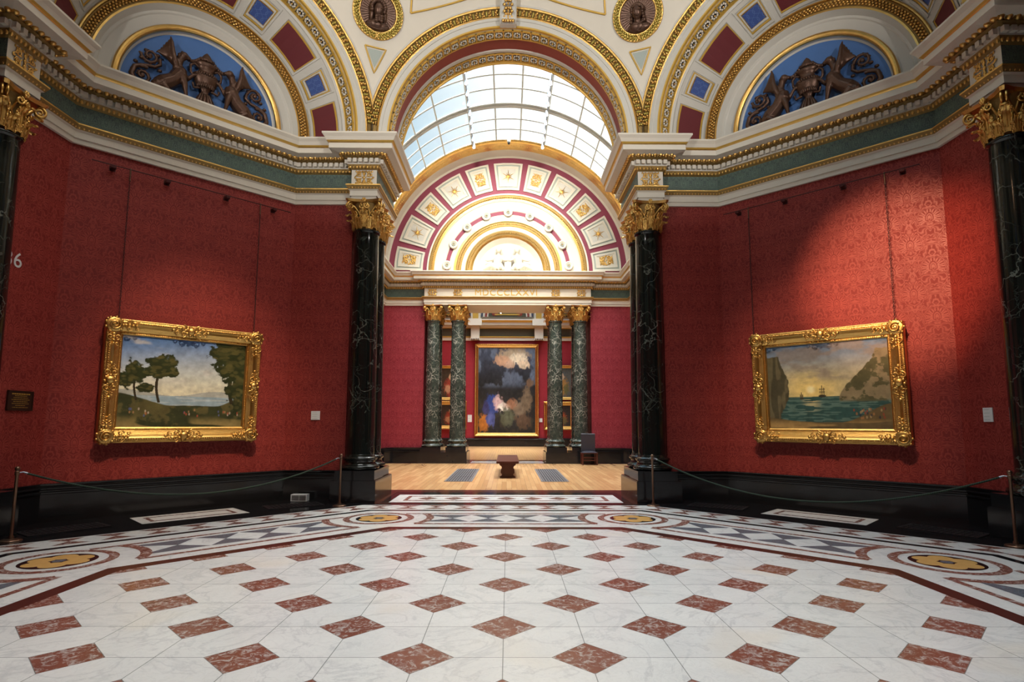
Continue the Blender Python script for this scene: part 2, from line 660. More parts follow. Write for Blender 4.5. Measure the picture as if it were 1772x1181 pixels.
def sweep(mb, prof, keys, path, closed=False, segkeys=None, uvscale=1.0, z0=0.0):
    """prof [(off,z)], room on the left of the path; keys per profile segment"""
    n = len(path)
    dirs = []
    for i in range(n if closed else n - 1):
        a, b = path[i], path[(i + 1) % n]
        l = math.hypot(b[0] - a[0], b[1] - a[1])
        dirs.append(((b[0] - a[0]) / l, (b[1] - a[1]) / l))
    mit = []
    for i in range(n):
        if closed: d0, d1 = dirs[i - 1], dirs[i]
        else: d0, d1 = dirs[max(0, i - 1)], dirs[min(n - 2, i)]
        n0 = (-d0[1], d0[0]); n1 = (-d1[1], d1[0])
        k = 1 + n0[0] * n1[0] + n0[1] * n1[1]
        mit.append(((n0[0] + n1[0]) / k, (n0[1] + n1[1]) / k))
    L = 0
    for i in range(n if closed else n - 1):
        j = (i + 1) % n
        a, b = path[i], path[j]
        l = math.hypot(b[0] - a[0], b[1] - a[1])
        for q in range(len(prof) - 1):
            key = keys[q]
            if segkeys and (i, key) in segkeys: key = segkeys[(i, key)]
            if key is None: continue
            (o0, za), (o1, zb) = prof[q], prof[q + 1]
            pts = [(a[0] + mit[i][0] * o0, a[1] + mit[i][1] * o0, za), (b[0] + mit[j][0] * o0, b[1] + mit[j][1] * o0, za),
                   (b[0] + mit[j][0] * o1, b[1] + mit[j][1] * o1, zb), (a[0] + mit[i][0] * o1, a[1] + mit[i][1] * o1, zb)]
            mb.face(pts, key, uv=[(L, za), (L + l, za), (L + l, zb), (L, zb)])
        L += l
    return mit


def offset_path(path, off, closed=False):
    n = len(path)
    out = []
    for i in range(n):
        a = path[i - 1] if (closed or i > 0) else None
        c = path[(i + 1) % n] if (closed or i < n - 1) else None
        p = path[i]
        def nd(u, v):
            l = math.hypot(v[0] - u[0], v[1] - u[1])
            return (-(v[1] - u[1]) / l, (v[0] - u[0]) / l)
        n0 = nd(a, p) if a else nd(p, c)
        n1 = nd(p, c) if c else n0
        k = 1 + n0[0] * n1[0] + n0[1] * n1[1]
        out.append((p[0] + (n0[0] + n1[0]) / k * off, p[1] + (n0[1] + n1[1]) / k * off))
    return out


def along(path, spacing, fn, margin=0.0):
    """fn(x,y,dx,dy) at even spacing on each segment"""
    for a, b in zip(path[:-1], path[1:]):
        l = math.hypot(b[0] - a[0], b[1] - a[1]) - 2 * margin
        if l <= 0.02: continue
        k = max(1, int(round(l / spacing)))
        dx, dy = (b[0] - a[0]) / (l + 2 * margin), (b[1] - a[1]) / (l + 2 * margin)
        for i in range(k):
            t = margin + (i + 0.5) * l / k
            fn(a[0] + dx * t, a[1] + dy * t, dx, dy)


# ------------------------------------------------------------------ floor
def octo(ap, side):
    """corners of octagon side `side` (0=N, clockwise 45deg steps) at apothem ap -> two points"""
    a = side * PI / 4
    h = ap * math.tan(PI / 8)
    d = (math.sin(a), math.cos(a)); t = (math.cos(a), -math.sin(a))
    return [(d[0] * ap + t[0] * w, d[1] * ap + t[1] * w) for w in (-h, h)]


def sfr(side, zc=0.0):
    a = side * PI / 4
    d = (math.sin(a), math.cos(a)); t = (math.cos(a), -math.sin(a))
    return lambda l, c, z: (d[0] * c + t[0] * l, d[1] * c + t[1] * l, zc + z)


fl = MB()
pts = [(*octo(6.99 * S, k)[0], 0) for k in range(8)]
fl.face(pts[::-1], 'tiles')


def ringoct(a0, a1, key, z=0.0):
    for k in range(8):
        p, q = octo(a0 * S, k); r, s_ = octo(a1 * S, k)
        fl.face([(*p, z), (*q, z), (*s_, z), (*r, z)], key)


ringoct(6.99, 7.31, 'brmarble')
ringoct(7.31, 9.99, 'wmarble')
ringoct(9.99, 10.2, 'bmarble')
ringoct(10.2, 11.24, 'wmarble')
# dark surround out to the walls
for k in range(8):
    r, s_ = octo(11.24 * S, k)
    e0, e1 = octo(9.0, k)
    fl.face([(*r, 0), (*s_, 0), (*e1, 0), (*e0, 0)], 'bmarble')
H1 = 0.0012
for k in range(8):
    fr = sfr(k)
    def poly(ps, key, z=H1): fl.face([fr(l * S, c * S, z) for l, c in ps], key)
    # red guide lines
    for c0, c1 in ((7.69, 7.83), (9.38, 9.52)):
        w = 2.45 if c0 < 8 else 2.95
        poly([(-w, c0), (w, c0), (w, c1), (-w, c1)], 'rmarble')
    for i in range(4):
        cx = -1.5 + i
        for sgn in (-1, 1):
            e = 8.66 + sgn * 0.56
            w = 0.5
            xa, xb = cx - w, cx + w
            if i == 0 : xa = cx - 0.85
            if i == 3 : xb = cx + 0.85
            poly([(xa, e), (xb, e), (cx, 8.66)] if sgn < 0 else [(xb, e), (xa, e), (cx, 8.66)], 'gmarble')
    # bow tie band
    hw = 10.78 * math.tan(PI / 8)
    nb = 10
    for i in range(nb):
        cx = -hw + (i + 0.5) * 2 * hw / nb
        for sgn in (-1, 1):
            e = 10.78 + sgn * 0.36
            w = 0.36
            poly([(cx - w, e), (cx + w, e), (cx, 10.78)] if sgn < 0 else [(cx + w, e), (cx - w, e), (cx, 10.78)], 'rmarble')
    # medallion at the corner between side k and k+1
    am = k * PI / 4 + PI / 8
    R0 = 8.63 / math.cos(PI / 8) * S
    mx, my = math.sin(am) * R0, math.cos(am) * R0

    def disc(r, key, z, n=40, c=(mx, my)):
        fl.face([(c[0] + r * math.cos(-2 * PI * i / n), c[1] - r * math.sin(-2 * PI * i / n), z) for i in range(n)], key)

    def annul(r0, r1, key, z, a0=0, a1=2 * PI, n=48):
        P = [[(mx + r * math.cos(a0 + (a1 - a0) * i / n), my + r * math.sin(a0 + (a1 - a0) * i / n), z) for r in (r0, r1)] for i in range(n + 1)]
        for i in range(n):
            fl.face([P[i][0], P[i][1], P[i + 1][1], P[i + 1][0]], key)
    annul(0.80 * S, 0.98 * S, 'rmarble', H1)
    disc(0.635 * S, 'bmarble', H1)
    for i in range(6):
        a = i * PI / 3 + am
        c = (mx + 0.36 * S * math.cos(a), my + 0.36 * S * math.sin(a))
        disc(0.225 * S, 'ymarble', H1 + 0.0006 + i * 0.0001, 24, c)
    disc(0.11 * S, 'gmarble', H1 + 0.0016, 20)
    # the two crescents that face along each side
    for sd in (k, k + 1):
        a = sd * PI / 4
        t = (math.cos(a), -math.sin(a))
        if sd == k: t = (-t[0], -t[1])
        base = math.atan2(t[1], t[0])
        annul(1.33 * S, 1.54 * S, 'rmarble', H1 * 1.7, base - 0.62, base + 0.62, 20)
# threshold to the north passage
fl.face([(-2.18, 6.51, 2 * H1), (2.18, 6.51, 2 * H1), (2.18, 7.64, 2 * H1), (-2.18, 7.64, 2 * H1)], 'wmarble')
def rectring(x0, y0, x1, y1, w, key, z):
    for a, b, c, d in ((x0, y0, x1, y0 + w), (x0, y1 - w, x1, y1), (x0, y0 + w, x0 + w, y1 - w), (x1 - w, y0 + w, x1, y1 - w)):
        fl.face([(a, b, z), (c, b, z), (c, d, z), (a, d, z)], key)
rectring(-1.96, 6.72, 1.96, 7.43, 0.08, 'rmarble', 3 * H1)
for i in range(7):
    cx = -1.53 + i * 0.51
    fl.face([(cx - 0.2, 7.075, 3 * H1), (cx, 6.86, 3 * H1), (cx + 0.2, 7.075, 3 * H1), (cx, 7.29, 3 * H1)], 'rmarble')
rectring(-2.42, 6.3, 2.42, 8.5, 0.1, 'brmarble', 2 * H1)
fl.face([(-3.2, 8.05, 1.5 * H1), (3.2, 8.05, 1.5 * H1), (3.2, 8.5, 1.5 * H1), (-3.2, 8.5, 1.5 * H1)], 'brmarble')
# white panels in the niches
for k in (1, 7, 3, 5):
    fr = sfr(k)
    def rr(l0, c0, l1, c1, w, key, z):
        for a, b, c, d in ((l0, c0, l1, c0 + w), (l0, c1 - w, l1, c1), (l0, c0 + w, l0 + w, c1 - w), (l1 - w, c0 + w, l1, c1 - w)):
            fl.face([fr(a, b, z), fr(c, b, z), fr(c, d, z), fr(a, d, z)], key)
    fl.face([fr(-0.76, 6.68, 2 * H1), fr(0.76, 6.68, 2 * H1), fr(0.76, 7.42, 2 * H1), fr(-0.76, 7.42, 2 * H1)], 'wmarble')
    rr(-0.62, 6.82, 0.62, 7.28, 0.06, 'rmarble', 3 * H1)
# wooden floors beyond
fl.face([(-6.6, 8.5, 0.002), (6.6, 8.5, 0.002), (6.6, 16.6, 0.002), (-6.6, 16.6, 0.002)], 'oak')
fl.face([(-7, 16.6, 0), (7, 16.6, 0), (7, 18.7, 0), (-7, 18.7, 0)], 'brmarble')
for a, b in ((16.95, 17.25), (17.6, 17.9)):
    fl.face([(-1.35, a, H1), (1.35, a, H1), (1.35, b, H1), (-1.35, b, H1)], 'wmarble')
fl.face([(-7, 18.7, 0.002), (7, 18.7, 0.002), (7, 32, 0.002), (-7, 32, 0.002)], 'oakback')
fl.face([(-13, -9, -0.01), (13, -9, -0.01), (13, 32, -0.01), (-13, 32, -0.01)], 'bmarble')
structure(fl.build('floor'))

# ------------------------------------------------------------------ entablature and walls of the octagon
ZA = 5.85   # underside of architrave
PROF = [(-0.10, 5.85), (0.0, 5.85), (0.0, 5.93), (0.02, 5.93), (0.02, 6.04), (0.05, 6.06),          # fascias
        (0.09, 6.13), (0.09, 6.15), (0.0, 6.16),                                                  # gold
        (0.0, 6.47),                                                                                # frieze
        (0.045, 6.50), (0.075, 6.56),                                                               # leaf
        (0.075, 6.66), (0.085, 6.67),                                                               # dentil ground
        (0.16, 6.70), (0.16, 6.73),                                                                 # egg ground
        (0.36, 6.76), (0.36, 6.86), (0.375, 6.88),                                                # soffit, corona
        (0.40, 6.90), (0.43, 6.96), (0.47, 7.01), (0.47, 7.04), (-0.10, 7.04)]
PK = ['cream', 'cream', 'cream', 'cream', 'cream', 'golddark', 'gold', 'cream', 'frieze', 'golddark', 'golddark', 'stone', 'stone',
      'golddark', 'golddark', 'cream', 'cream', 'gold', 'goldpaint', 'cream', 'cream', 'cream', 'cream']
NWP = [(-2.6, 8.3), (-2.6, 6.6), (-3.1, 6.6), (-3.1, 6.83), (-4.28, 6.83), (-6.83, 4.28), (-6.83, 3.21), (-6.53, 3.21), (-6.53, 2.68), (-8.3, 2.68)]


def mirror(path, mx, my):
    p = [((-x if mx else x), (-y if my else y)) for x, y in path]
    if mx != my: p = p[::-1]
    return p


def leafrow(mb, path, off, z, sp, h, dpt, key='gold', n=6):
    def f(x, y, dx, dy):
        nx, ny = -dy, dx
        ax = [(dx, dy, 0), (nx, ny, 0), (0, 0, 1)]
        mb.blob((x + nx * off, y + ny * off, z), (sp * 0.36, dpt, h), key, nu=6, nv=4, ax=ax)
    along(offset_path(path, 0), sp, f)


def entablature(name, path, seg=None, detail=True, keys=None, segk=None):
    root = bpy.data.objects.new(name, None)
    COL.objects.link(root)
    structure(root)
    mb = MB()
    sweep(mb, PROF, PK, path, segkeys=segk)
    mb.build('entablature_moulding', root)
    if detail:
        d = MB()
        def dent(x, y, dx, dy):
            nx, ny = -dy, dx
            fr = lambda l, c, z: (x + dx * l + nx * c, y + dy * l + ny * c, z)
            d.box((-0.034, -0.03, 6.585), (0.034, 0.06, 6.665), 'cream', fr)
        along(offset_path(path, 0.075), 0.107, dent)
        d.build('dentil_course', root)
        e = MB()
        def egg(x, y, dx, dy):
            e.blob((x, y, 6.735), (0.043, 0.043, 0.046), 'gold', nu=8, nv=5)
        def dart(x, y, dx, dy):
            nx, ny = -dy, dx
            e.box((-0.008, -0.01, 6.70), (0.008, 0.03, 6.78), 'gold', lambda l, c, z: (x + dx * l + nx * c, y + dy * l + ny * c, z))
        pe = offset_path(path, 0.19)
        along(pe, 0.107, egg)
        pd = offset_path(path, 0.18)
        along(pd, 0.107, lambda x, y, dx, dy: dart(x + dx * 0.053, y + dy * 0.053, dx, dy))
        e.build('egg_moulding', root)
        g = MB()
        leafrow(g, offset_path(path, 0.055), 0.0, 6.515, 0.071, 0.036, 0.018)
        leafrow(g, offset_path(path, 0.055), 0.0, 6.102, 0.062, 0.034, 0.018)
        leafrow(g, offset_path(path, 0.075), 0.0, 6.128, 0.031, 0.012, 0.012)
        g.build('leaf_moulding', root)
    return root


quads = [('NW', 0, 0), ('NE', 1, 0), ('SW', 0, 1), ('SE', 1, 1)]
nseg = len(NWP) - 1
tn = 0
wall_names = {'NW': 'wall_north_west', 'NE': 'wall_north_east', 'SW': 'wall_south_west', 'SE': 'wall_south_east'}
FRN = {}
for q, mx, my in quads:
    p = mirror(NWP, mx, my)
    blocks = [1, 7] if mx == my else [nseg - 1 - 1, nseg - 1 - 7]
    tn += 1
    entablature('trim_%d' % tn, p, detail=(my == 0), segk={(b, 'frieze'): 'cream' for b in blocks})
    # wall: follows behind the architrave
    wp = [(-3.12, 8.3), (-3.12, 6.88), (-4.30, 6.88), (-6.88, 4.30), (-6.88, 3.12), (-8.3, 3.12)]
    wp = mirror(wp, mx, my)
    w = MB()
    sweep(w, [(0, 0), (0, 5.9)], ['damask'], wp)
    structure(w.build(wall_names[q]))
    # pier block over the columns, carries the arches
    b = MB()
    sx = -1 if not mx else 1
    sy = 1 if not my else -1
    for (xa, xb, ya, yb) in ((2.61, 3.09, 6.62, 8.3), (3.05, 3.4, 6.92, 8.3), (6.55, 8.3, 2.69, 3.20), (6.92, 8.3, 3.15, 3.4)):
        x0, x1 = sorted((sx * xa, sx * xb)); y0, y1 = sorted((sy * ya, sy * yb))
        b.box((x0, y0, 5.855), (x1, y1, 7.03), 'cream')
    structure(b.build('trim_%d' % (tn + 20)))
    bb = MB()
    bp = mirror([(-3.2, 8.3), (-3.2, 6.90), (-4.29, 6.90), (-6.90, 4.29), (-6.90, 3.2), (-8.3, 3.2)], mx, my)
    BPROF = [(0.07, 0), (0.07, 0.40), (0.085, 0.41), (0.085, 0.43), (0.05, 0.445), (0.05, 0.46), (0.075, 0.475), (0.075, 0.49), (0.045, 0.505), (0.05, 0.52), (0.06, 0.54), (0.06, 0.555), (0.0, 0.56)]
    sweep(bb, BPROF, ['black'] * 12, bp)
    structure(bb.build('baseboard_' + wall_names[q][5:]))

# gold scroll relief panel in a local frame fr(l, c, z): c grows towards the wall
def scroll_panel(mb, fr, w, h, key='gold', r=0.012, dense=1):
    def sp(cx, cz, r0, turns, a0, sg, thick):
        pts = []
        n = 14
        for i in range(n + 1):
            t = i / n
            a = a0 + sg * turns * 2 * PI * t
            rr = r0 * (1 - 0.85 * t)
            pts.append((cx + rr * math.cos(a), -0.012, cz + rr * math.sin(a)))
        mb.tube(pts, [thick * (1 - 0.4 * i / n) for i in range(n + 1)], key, 5, fr)
        mb.blob((cx, -0.015, cz), (thick * 1.6, thick, thick * 1.6), key, fr, 6, 4)
    for sx_ in (-1, 1):
        sp(sx_ * w * 0.26, h * 0.20, h * 0.19, 1.3, PI / 2, sx_, r)
        sp(sx_ * w * 0.26, -h * 0.24, h * 0.17, 1.3, -PI / 2, -sx_, r)
        sp(sx_ * w * 0.40, -h * 0.02, h * 0.07, 1.0, 0, sx_, r * 0.8)
        for i in range(5):
            mb.blob((sx_ * w * (0.08 + 0.07 * i), -0.01, h * (0.42 - 0.05 * (i % 2))), (0.018, 0.01, 0.026), key, fr, 5, 3)
            mb.blob((sx_ * w * (0.08 + 0.07 * i), -0.01, -h * (0.40 - 0.05 * (i % 2))), (0.018, 0.01, 0.026), key, fr, 5, 3)
    for ring_, cnt in ((0.16, 6), (0.30, 10)):
        for j in range(cnt):
            t = 2 * PI * (j + 0.5) / cnt
            ca_, sa_ = math.cos(t), math.sin(t)
            mb.tube([(w * ring_ * 0.7 * ca_, -0.008, h * ring_ * 0.7 * sa_), (w * ring_ * 1.2 * ca_, -0.02, h * ring_ * 1.2 * sa_), (w * ring_ * 1.45 * math.cos(t + 0.25), -0.008, h * ring_ * 1.45 * math.sin(t + 0.25))],
                    [r * 0.5, r * 1.1, r * 0.4], key, 5, fr)
    for i in range(7):
        mb.blob((0, -0.015, h * (-0.4 + 0.13 * i)), (0.016 + 0.018 * (i % 2), 0.015, 0.03), key, fr, 6, 4)


for k, (cx, cy, sd) in enumerate(((-2.85, 6.6, 0), (2.85, 6.6, 0), (-6.6, 2.945, 6), (6.6, 2.945, 2))):
    mb = MB()
    if sd == 0:
        fr = lambda l, c, z, cx=cx: (cx + l, 6.6 + c, 6.315 + z)
    elif sd == 6:
        fr = lambda l, c, z, cy=cy: (-6.53 - c, cy + l, 6.315 + z)
    else:
        fr = lambda l, c, z, cy=cy: (6.53 + c, cy - l, 6.315 + z)
    scroll_panel(mb, fr, 0.44, 0.29)
    structure(mb.build('trim_%d' % (30 + k)))

# ------------------------------------------------------------------ arches of the octagon
ZC = 7.16
RA = 2.4
def ring(mb, side, prof, keys, a0=-0.055, a1=PI + 0.055, n=48, clamp=None, zc=ZC, smooth=True):
    """prof [(r,c)] revolved about the arch axis of side; keys per segment"""
    fr = sfr(side)
    for q in range(len(prof) - 1):
        if keys[q] is None: continue
        P = []; U = []
        for i in range(n + 1):
            a = a0 + (a1 - a0) * i / n
            row = []; ur = []
            for (r, c) in (prof[q], prof[q + 1]):
                l = r * math.cos(a)
                if clamp: l = max(-clamp, min(clamp, l))
                row.append(fr(l, c, zc + r * math.sin(a)))
                ur.append((a * r, r + c))
            P.append(row); U.append(ur)
        mb.grid(P, keys[q], smooth=False if abs(prof[q][0] - prof[q + 1][0]) < 1e-6 and False else True, uv=U)


def polar(side, zc=ZC):
    fr = sfr(side)
    return lambda r, a, c: fr(r * math.cos(a), c, zc + r * math.sin(a))


def sector_box(mb, P, r0, r1, a0, a1, c0, c1, key, n=4, cone=None):
    """solid annular sector between radii and angles, depth c0..c1 ; cone(r)->c shift"""
    f = cone or (lambda r: 0)
    A = [a0 + (a1 - a0) * i / n for i in range(n + 1)]
    for i in range(n):
        a, b = A[i], A[i + 1]
        mb.face([P(r0, a, c0 + f(r0)), P(r1, a, c0 + f(r1)), P(r1, b, c0 + f(r1)), P(r0, b, c0 + f(r0))], key)
        mb.face([P(r1, a, c0 + f(r1)), P(r1, a, c1 + f(r1)), P(r1, b, c1 + f(r1)), P(r1, b, c0 + f(r1))], key)
        mb.face([P(r0, b, c0 + f(r0)), P(r0, b, c1 + f(r0)), P(r0, a, c1 + f(r0)), P(r0, a, c0 + f(r0))], key)
    for a in (A[0], A[-1]):
        mb.face([P(r0, a, c0 + f(r0)), P(r1, a, c0 + f(r1)), P(r1, a, c1 + f(r1)), P(r0, a, c1 + f(r0))], key)


def sector_frame(mb, P, r0, r1, a0, a1, c0, c1, w, key, cone=None, n=4):
    """frame of width w round an annular sector"""
    wa = w / ((r0 + r1) / 2)
    sector_box(mb, P, r0, r0 + w, a0, a1, c0, c1, key, n, cone)
    sector_box(mb, P, r1 - w, r1, a0, a1, c0, c1, key, n, cone)
    sector_box(mb, P, r0 + w, r1 - w, a0, a0 + wa, c0, c1, key, 1, cone)
    sector_box(mb, P, r0 + w, r1 - w, a1 - wa, a1, c0, c1, key, 1, cone)


def ros_band(mb, side, c0, c1, R=RA, n=39):
    """coffered rosette band on the soffit, projecting inwards"""
    P = polar(side)
    key = 'goldpaint'
    da = PI / n
    # rails
    for (x0, x1) in ((c0, c0 + 0.035), (c1 - 0.035, c1)):
        for q in (((R - 0.03, x0), (R - 0.03, x1)), ((R, x0), (R - 0.03, x0)), ((R - 0.03, x1), (R, x1))):
            ring(mb, side, q, [key], n=52)
    for i in range(n + 1):
        a = i * da
        sector_box(mb, P, R - 0.03, R, a - 0.006, a + 0.006, c0, c1, key, 1)
    for i in range(n):
        a = (i + 0.5) * da
        cc = (c0 + c1) / 2
        ra, rb = a - da * 0.36, a + da * 0.36
        # grey frame and dark ground
        mb.face([P(R - 0.004, ra, c0 + 0.05), P(R - 0.004, rb, c0 + 0.05), P(R - 0.004, rb, c1 - 0.05), P(R - 0.004, ra, c1 - 0.05)], 'grey')
        ra, rb = a - da * 0.27, a + da * 0.27
        mb.face([P(R - 0.007, ra, c0 + 0.07), P(R - 0.007, rb, c0 + 0.07), P(R - 0.007, rb, c1 - 0.07), P(R - 0.007, ra, c1 - 0.07)], 'darkblue')
        # rosette: petals round a boss
        m = (c1 - c0) * 0.22
        for j in range(8):
            t = j * PI / 4
            q = P(R - 0.02, a + math.cos(t) * m / R, cc + math.sin(t) * m)
            mb.blob(q, (0.026, 0.026, 0.026), 'cream', nu=5, nv=3)
        mb.blob(P(R - 0.03, a, cc), (0.024, 0.024, 0.024), 'gold', nu=5, nv=3)


ARCH_PROF = [(RA, 6.66), (RA, 6.605), (2.43, 6.60), (2.53, 6.60), (2.535, 6.585), (2.595, 6.585), (2.615, 6.57), (2.635, 6.585), (2.645, 6.62),
             (2.785, 6.62), (2.80, 6.585), (2.825, 6.575), (2.84, 6.58), (2.85, 6.59), (2.93, 6.575)]
ARCH_KEY = ['goldpaint', 'goldpaint', 'stone', 'stone', 'stone', 'gold', 'gold', 'golddark', 'golddark', 'golddark', 'gold', 'gold', 'stone', 'stone']
for side in range(8):
    mb = MB()
    ring(mb, side, ARCH_PROF, ARCH_KEY, clamp=2.735, n=72)
    vis = side in (0, 1, 7, 2, 6)
    nicheS = side % 2 == 1
    if nicheS:
        ring(mb, side, [(RA, 6.66), (RA, 6.97), (2.38, 6.99), (2.34, 7.02), (2.34, 7.06)], ['stone', 'goldpaint', 'stone', 'stone'])
    else:
        ring(mb, side, [(RA, 6.66), (RA, 6.96), (RA, 7.30), (2.38, 7.32), (2.38, 7.39), (RA, 7.41), (RA, 7.72), (2.36, 7.74), (2.36, 7.78), (3.0, 7.78)],
             ['stone', 'red_plain', 'stone', 'stone', 'stone', 'stone', 'goldpaint', 'goldpaint', 'stone'])
    structure(mb.build('trim_%d' % (40 + side)))
    if vis:
        rb = MB()
        ros_band(rb, side, 6.68, 6.95)
        if side == 0: ros_band(rb, side, 7.42, 7.71)
        structure(rb.build('trim_%d' % (50 + side)))
        # leaf and berry garland in the archivolt
        g = MB()
        P = polar(side)
        n = 124
        for i in range(n):
            a = (i + 0.5) * PI / n
            l = 2.715 * math.cos(a)
            if abs(l) > 2.70: continue
            k = 'gold' if i % 2 else 'grey'
            if i % 2:
                for dr in (-0.035, 0, 0.035):
                    g.blob(P(2.715 + dr * 1.25, a + 0.004 * math.cos(dr * 90), 6.595), (0.026, 0.026, 0.026), 'gold', nu=6, nv=4)
                g.blob(P(2.715 - 0.05, a + 0.008, 6.60), (0.02, 0.02, 0.02), 'gold', nu=5, nv=3)
            else:
                [g.blob(P(2.715 + dr, a, 6.605), (0.022, 0.022, 0.030), 'wreath', nu=6, nv=4) for dr in (-0.035, 0.0, 0.035)]
        structure(g.build('trim_%d' % (60 + side)))

# niche vaults: coffered cone, ornament ring, lunette
def cone_c(r):  # c as function of radius on the cone
    return 7.04 + (2.34 - r) / (2.34 - 1.97) * (7.72 - 7.04)
for side in (1, 7, 3, 5):
    mb = MB()
    P = polar(side)
    ring(mb, side, [(2.34, 7.04), (1.97, 7.72), (1.97, 7.70), (1.95, 7.68), (1.93, 7.68), (1.92, 7.71), (1.76, 7.71), (1.75, 7.68), (1.72, 7.68), (1.70, 7.72), (1.66, 7.80),
                    (1.62, 7.80), (1.60, 7.82), (1.44, 7.82)], ['stone', 'stone', 'gold', 'gold', 'gold', 'golddark', 'gold', 'gold', 'stone', 'stone', 'stone', 'stone', 'stone'], n=64)
    # torus and lunette field
    tor = [(1.365 + 0.055 * math.cos(t * PI / 6), 7.80 - 0.055 * math.sin(t * PI / 6)) for t in range(0, 7)]
    ring(mb, side, [(1.44, 7.82)] + tor + [(1.31, 7.86)], ['stone'] + ['gold'] * 6 + ['stone'], n=64)
    ring(mb, side, [(1.31, 7.86), (1.28, 7.88), (0.001, 7.88)], ['stone', 'blue'], n=64)
    fr = sfr(side)
    structure(mb.build('ceiling_niche_vault' if False else 'wall_lunette_%s' % {1: 'north_east', 7: 'north_west', 3: 'south_east', 5: 'south_west'}[side]))
    if side in (1, 7):
        cf = MB()
        sh = lambda r: cone_c(r)
        for i in range(9):
            a = math.radians(9.0 + 20.25 * i)
            if i % 2 == 0:
                ha = math.radians(10.6); k = 'red_dark'; r0, r1 = 1.985, 2.325; w1, w2 = 0.035, 0.02
            else:
                ha = math.radians(6.4); k = 'bluepanel'; r0, r1 = 1.995, 2.315; w1, w2 = 0.03, 0.022
            sector_frame(cf, P, r0, r1, a - ha, a + ha, -0.03, 0, w1 * 0.8, 'stone', sh)
            sector_frame(cf, P, r0 + 0.035, r1 - 0.035, a - ha + 0.018, a + ha - 0.018, -0.018, 0, 0.016, 'goldpaint', sh)
            if i % 2:
                sector_frame(cf, P, r0 + 0.055, r1 - 0.055, a - ha + 0.027, a + ha - 0.027, -0.03, 0, 0.018, 'stone', sh)
                ri, ai = 0.078, 0.040
                sector_frame(cf, P, r0 + 0.07, r1 - 0.07, a - ha + 0.036, a + ha - 0.036, -0.022, 0, 0.010, 'gold', sh)
            else:
                ri, ai = 0.045, 0.024
            ra, rb2 = r0 + ri, r1 - ri
            aa, ab = a - ha + ai, a + ha - ai
            nn = 4
            for j in range(nn):
                t0, t1 = aa + (ab - aa) * j / nn, aa + (ab - aa) * (j + 1) / nn
                e = -0.008
                cf.face([P(ra, t0, sh(ra) + e), P(rb2, t0, sh(rb2) + e), P(rb2, t1, sh(rb2) + e), P(ra, t1, sh(ra) + e)], k,
                        uv=[(0, t0 * 2), (rb2 - ra, t0 * 2), (rb2 - ra, t1 * 2), (0, t1 * 2)])
        structure(cf.build('trim_%d' % (70 + side)))
        g = MB()
        n = 92
        for i in range(n):
            a = (i + 0.5) * PI / n
            for r_, ph in ((1.80, 0), (1.84, 0.5), (1.88, 0)):
                aa = a + ph * PI / n
                g.blob(P(r_, aa, 7.695), (0.026, 0.026, 0.022), 'gold', nu=5, nv=4)
        structure(g.build('trim_%d' % (80 + side)))

# pendentives and dome on one sphere
RS = math.sqrt(6.6 ** 2 + 2.85 ** 2)
ZS = ZC


def sph(az, h, R=RS):
    rho = math.sqrt(max(0, R * R - h * h))
    return (rho * math.sin(az), rho * math.cos(az), ZS + h)


def sph2(az, el, R=RS):
    return (R * math.cos(el) * math.sin(az), R * math.cos(el) * math.cos(az), ZS + R * math.sin(el))


dm = MB()
for k in range(8):
    a0 = k * PI / 4
    rows = []
    hs = [0.0, 0.3, 0.6, 0.9, 1.2, 1.5, 1.8, 2.1, 2.3, 2.5, 2.65, 2.75, 2.82, 2.85, 3.0, 3.2]
    for h in hs:
        dl = math.atan2(math.sqrt(max(0, 2.85 ** 2 - h * h)), 6.6)
        dl = min(dl, PI / 8 - 0.001)
        rows.append([sph(a0 + dl + (PI / 4 - 2 * dl) * j / 16, h) for j in range(17)])
    dm.grid(rows, 'cream')
el0 = math.asin(3.2 / RS)
el1 = math.asin(5.9 / RS)
dm.grid([[sph2(2 * PI * j / 128, el0 + (el1 - el0) * i / 10) for j in range(128)] for i in range(11)], 'cream', closev=True)
# opening curb
ztop = ZS + 5.9
rtop = math.sqrt(RS ** 2 - 5.9 ** 2)
dm.lathe([(rtop, ztop), (rtop - 0.15, ztop), (rtop - 0.15, ztop + 0.9), (rtop + 0.3, ztop + 0.9)], 'cream', n=48)
structure(dm.build('ceiling'))
lw = bpy.data.objects.new('window_1', None)
COL.objects.link(lw)
structure(lw)
gm = MB()
gm.lathe([(rtop - 0.1, ztop + 0.9), (0.02, ztop + 2.0)], 'domeglass', n=32, smooth=False)
gm.build('glass', lw)
bm = MB()
for j in range(16):
    a = j * PI / 8
    bm.tube([((rtop - 0.1) * math.cos(a), (rtop - 0.1) * math.sin(a), ztop + 0.92), (0, 0, ztop + 2.02)], 0.03, 'bar', 6)
bm.lathe([(rtop * 0.5 - 0.03, ztop + 1.43), (rtop * 0.5 + 0.03, ztop + 1.43)], 'bar', n=32)
bm.build('window_frame', lw)

